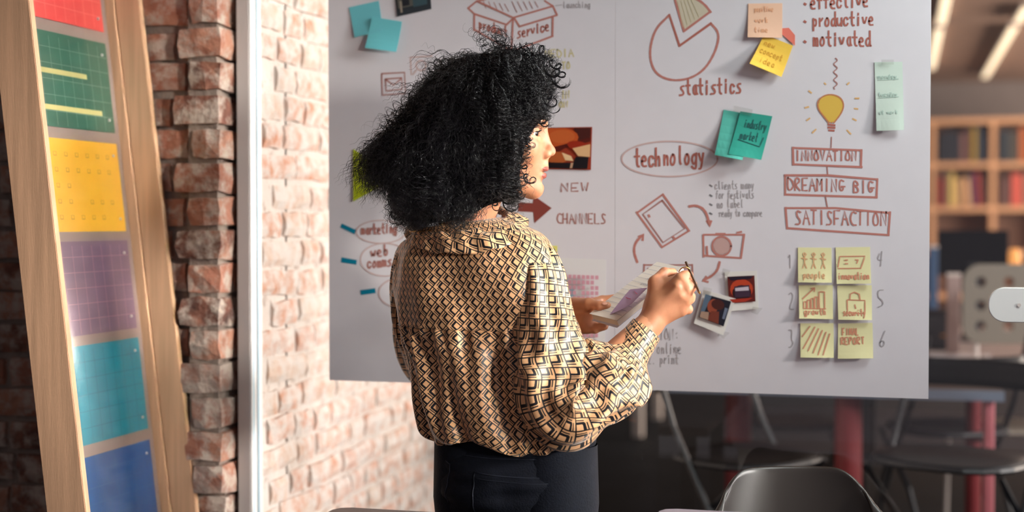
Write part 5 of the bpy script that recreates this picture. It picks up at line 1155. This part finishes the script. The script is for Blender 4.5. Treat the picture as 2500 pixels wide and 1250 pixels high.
s_side = lambda P: ((P[:, 1] < HY+.03)).astype(float)*(P[:, 0] < fx(1240))+.02
s_back = lambda P: (P[:, 0] < fx(1235)).astype(float)+.12
s_all = lambda P: np.ones(len(P))
s_low = lambda P: (P[:, 2] < fz(430)).astype(float)
s_top = lambda P: (P[:, 2] > fz(260)).astype(float)
for nm, (v_, q_) in (('wavy_locks', locks(1500, 5, 46, .0028, (.0012, .0032), .00040, 1, s_back, .003, lift=.10, wavy=3.4)),
                     ('back_locks', locks(900, 6, 46, .0030, (.0018, .0042), .00045, 2, s_side, .0022, lift=.13, wavy=3.0, tight=.6)),
                     ('front_curls', locks(1150, 4, 66, .0021, (.005, .0105), .0007, 3, s_front, .0008, lift=.4, wavy=.55, tight=.3)),
                     ('lower_curls', locks(520, 5, 50, .0025, (.004, .009), .00055, 4, s_low, .0014, lift=.3, wavy=1.0, tight=.5)),
                     ('flyaway_hair', locks(420, 2, 40, .0026, (.003, .010), .00020, 5, s_all, .004, lift=1.0, wavy=1.6)),
                     ('top_curls', locks(200, 5, 44, .0022, (.004, .008), .0005, 6, s_top, .0015, lift=.5, wavy=.9, tight=.5))):
    pk(nm, fastmesh(v_, q_), hm, par=hair)

# ringlets placed one by one round the face and at the front of the hair
def ringlet(path, r0, r1, turns, thick, strands, seed, name='ringlet'):
    rr = random.Random(seed); b = bmesh.new(); P = smoothpath([L3(*p) for p in path], 10); n = len(P); N = 40*max(1, int(turns))+20
    for s_ in range(strands):
        ph_ = rr.uniform(-.5, .5); off = Vector((rr.uniform(-1, 1), rr.uniform(-1, 1), rr.uniform(-1, 1)))*.0015; pts = []
        for k in range(N):
            t = k/(N-1); q = t*(n-1); i = min(int(q), n-2); p = P[i].lerp(P[i+1], q-i); tg = (P[i+1]-P[i]).normalized()
            a = Vector((1, 0, 0)); c = Vector((0, .25, 1)); an = 6.283*turns*t+ph_; R = (r0+(r1-r0)*t)*min(1, t*6+.1)*U
            pts.append(p+off+(a*math.cos(an)+c*math.sin(an))*R+Vector((0, -.006*t, 0)))
        btube(b, pts, [thick*(1.1-.8*(k/(N-1))**3) for k in range(N)], 4)
    pk(name, b, hm, par=hair)
nd = D0-.075
for k, a_ in enumerate([
    ([(1330, 165, nd), (1352, 180, nd), (1372, 200, nd)], 6, 20, 2, .0009, 7), ([(1345, 150, nd), (1366, 172, nd), (1368, 205, nd)], 8, 14, 3, .0008, 5),
    ([(1325, 225, nd), (1342, 245, nd), (1350, 262, nd)], 6, 17, 3, .0009, 8), ([(1300, 140, nd), (1318, 122, nd), (1338, 130, nd)], 5, 14, 2, .0008, 6),
    ([(1290, 280, nd), (1318, 292, nd), (1330, 300, nd)], 6, 10, 3, .0008, 5), ([(1285, 265, nd), (1312, 270, nd), (1334, 285, nd)], 6, 11, 3, .0008, 6),
    ([(1275, 330, nd), (1290, 345, nd), (1300, 360, nd)], 4, 9, 2.4, .0007, 4), ([(1262, 385, nd+.012), (1276, 402, nd+.012), (1284, 420, nd+.012)], 5, 9, 3, .0007, 4),
    ([(1262, 425, nd+.012), (1284, 432, nd+.012), (1304, 446, nd+.014)], 4, 12, 2.6, .0009, 4), ([(1250, 445, nd+.005), (1270, 448, nd+.008), (1296, 440, nd+.012)], 4, 8, 3, .0008, 4),
    ([(1215, 455, nd), (1236, 480, nd), (1248, 500, nd)], 8, 18, 3, .0006, 9), ([(1195, 460, nd), (1205, 490, nd), (1212, 508, nd)], 6, 8, 3, .0007, 5),
    ([(1240, 440, nd), (1262, 466, nd), (1272, 478, nd)], 6, 9, 3, .0007, 5), ([(1235, 190, nd-.03), (1262, 150, nd-.03), (1255, 125, nd-.02)], 7, 12, 3, .0008, 6),
    ([(1290, 215, nd-.01), (1310, 235, nd-.01), (1300, 262, nd-.01)], 7, 12, 3, .0008, 6), ([(1270, 300, nd-.01), (1285, 320, nd-.01), (1280, 345, nd-.01)], 6, 10, 3, .0008, 6),
    ([(950, 430, D0), (918, 446, D0), (905, 430, D0)], 6, 13, 2.5, .0006, 4), ([(985, 500, D0-.03), (965, 520, D0-.03), (962, 536, D0-.03)], 7, 12, 3, .0006, 5)]):
    ringlet(*a_, 100+k)
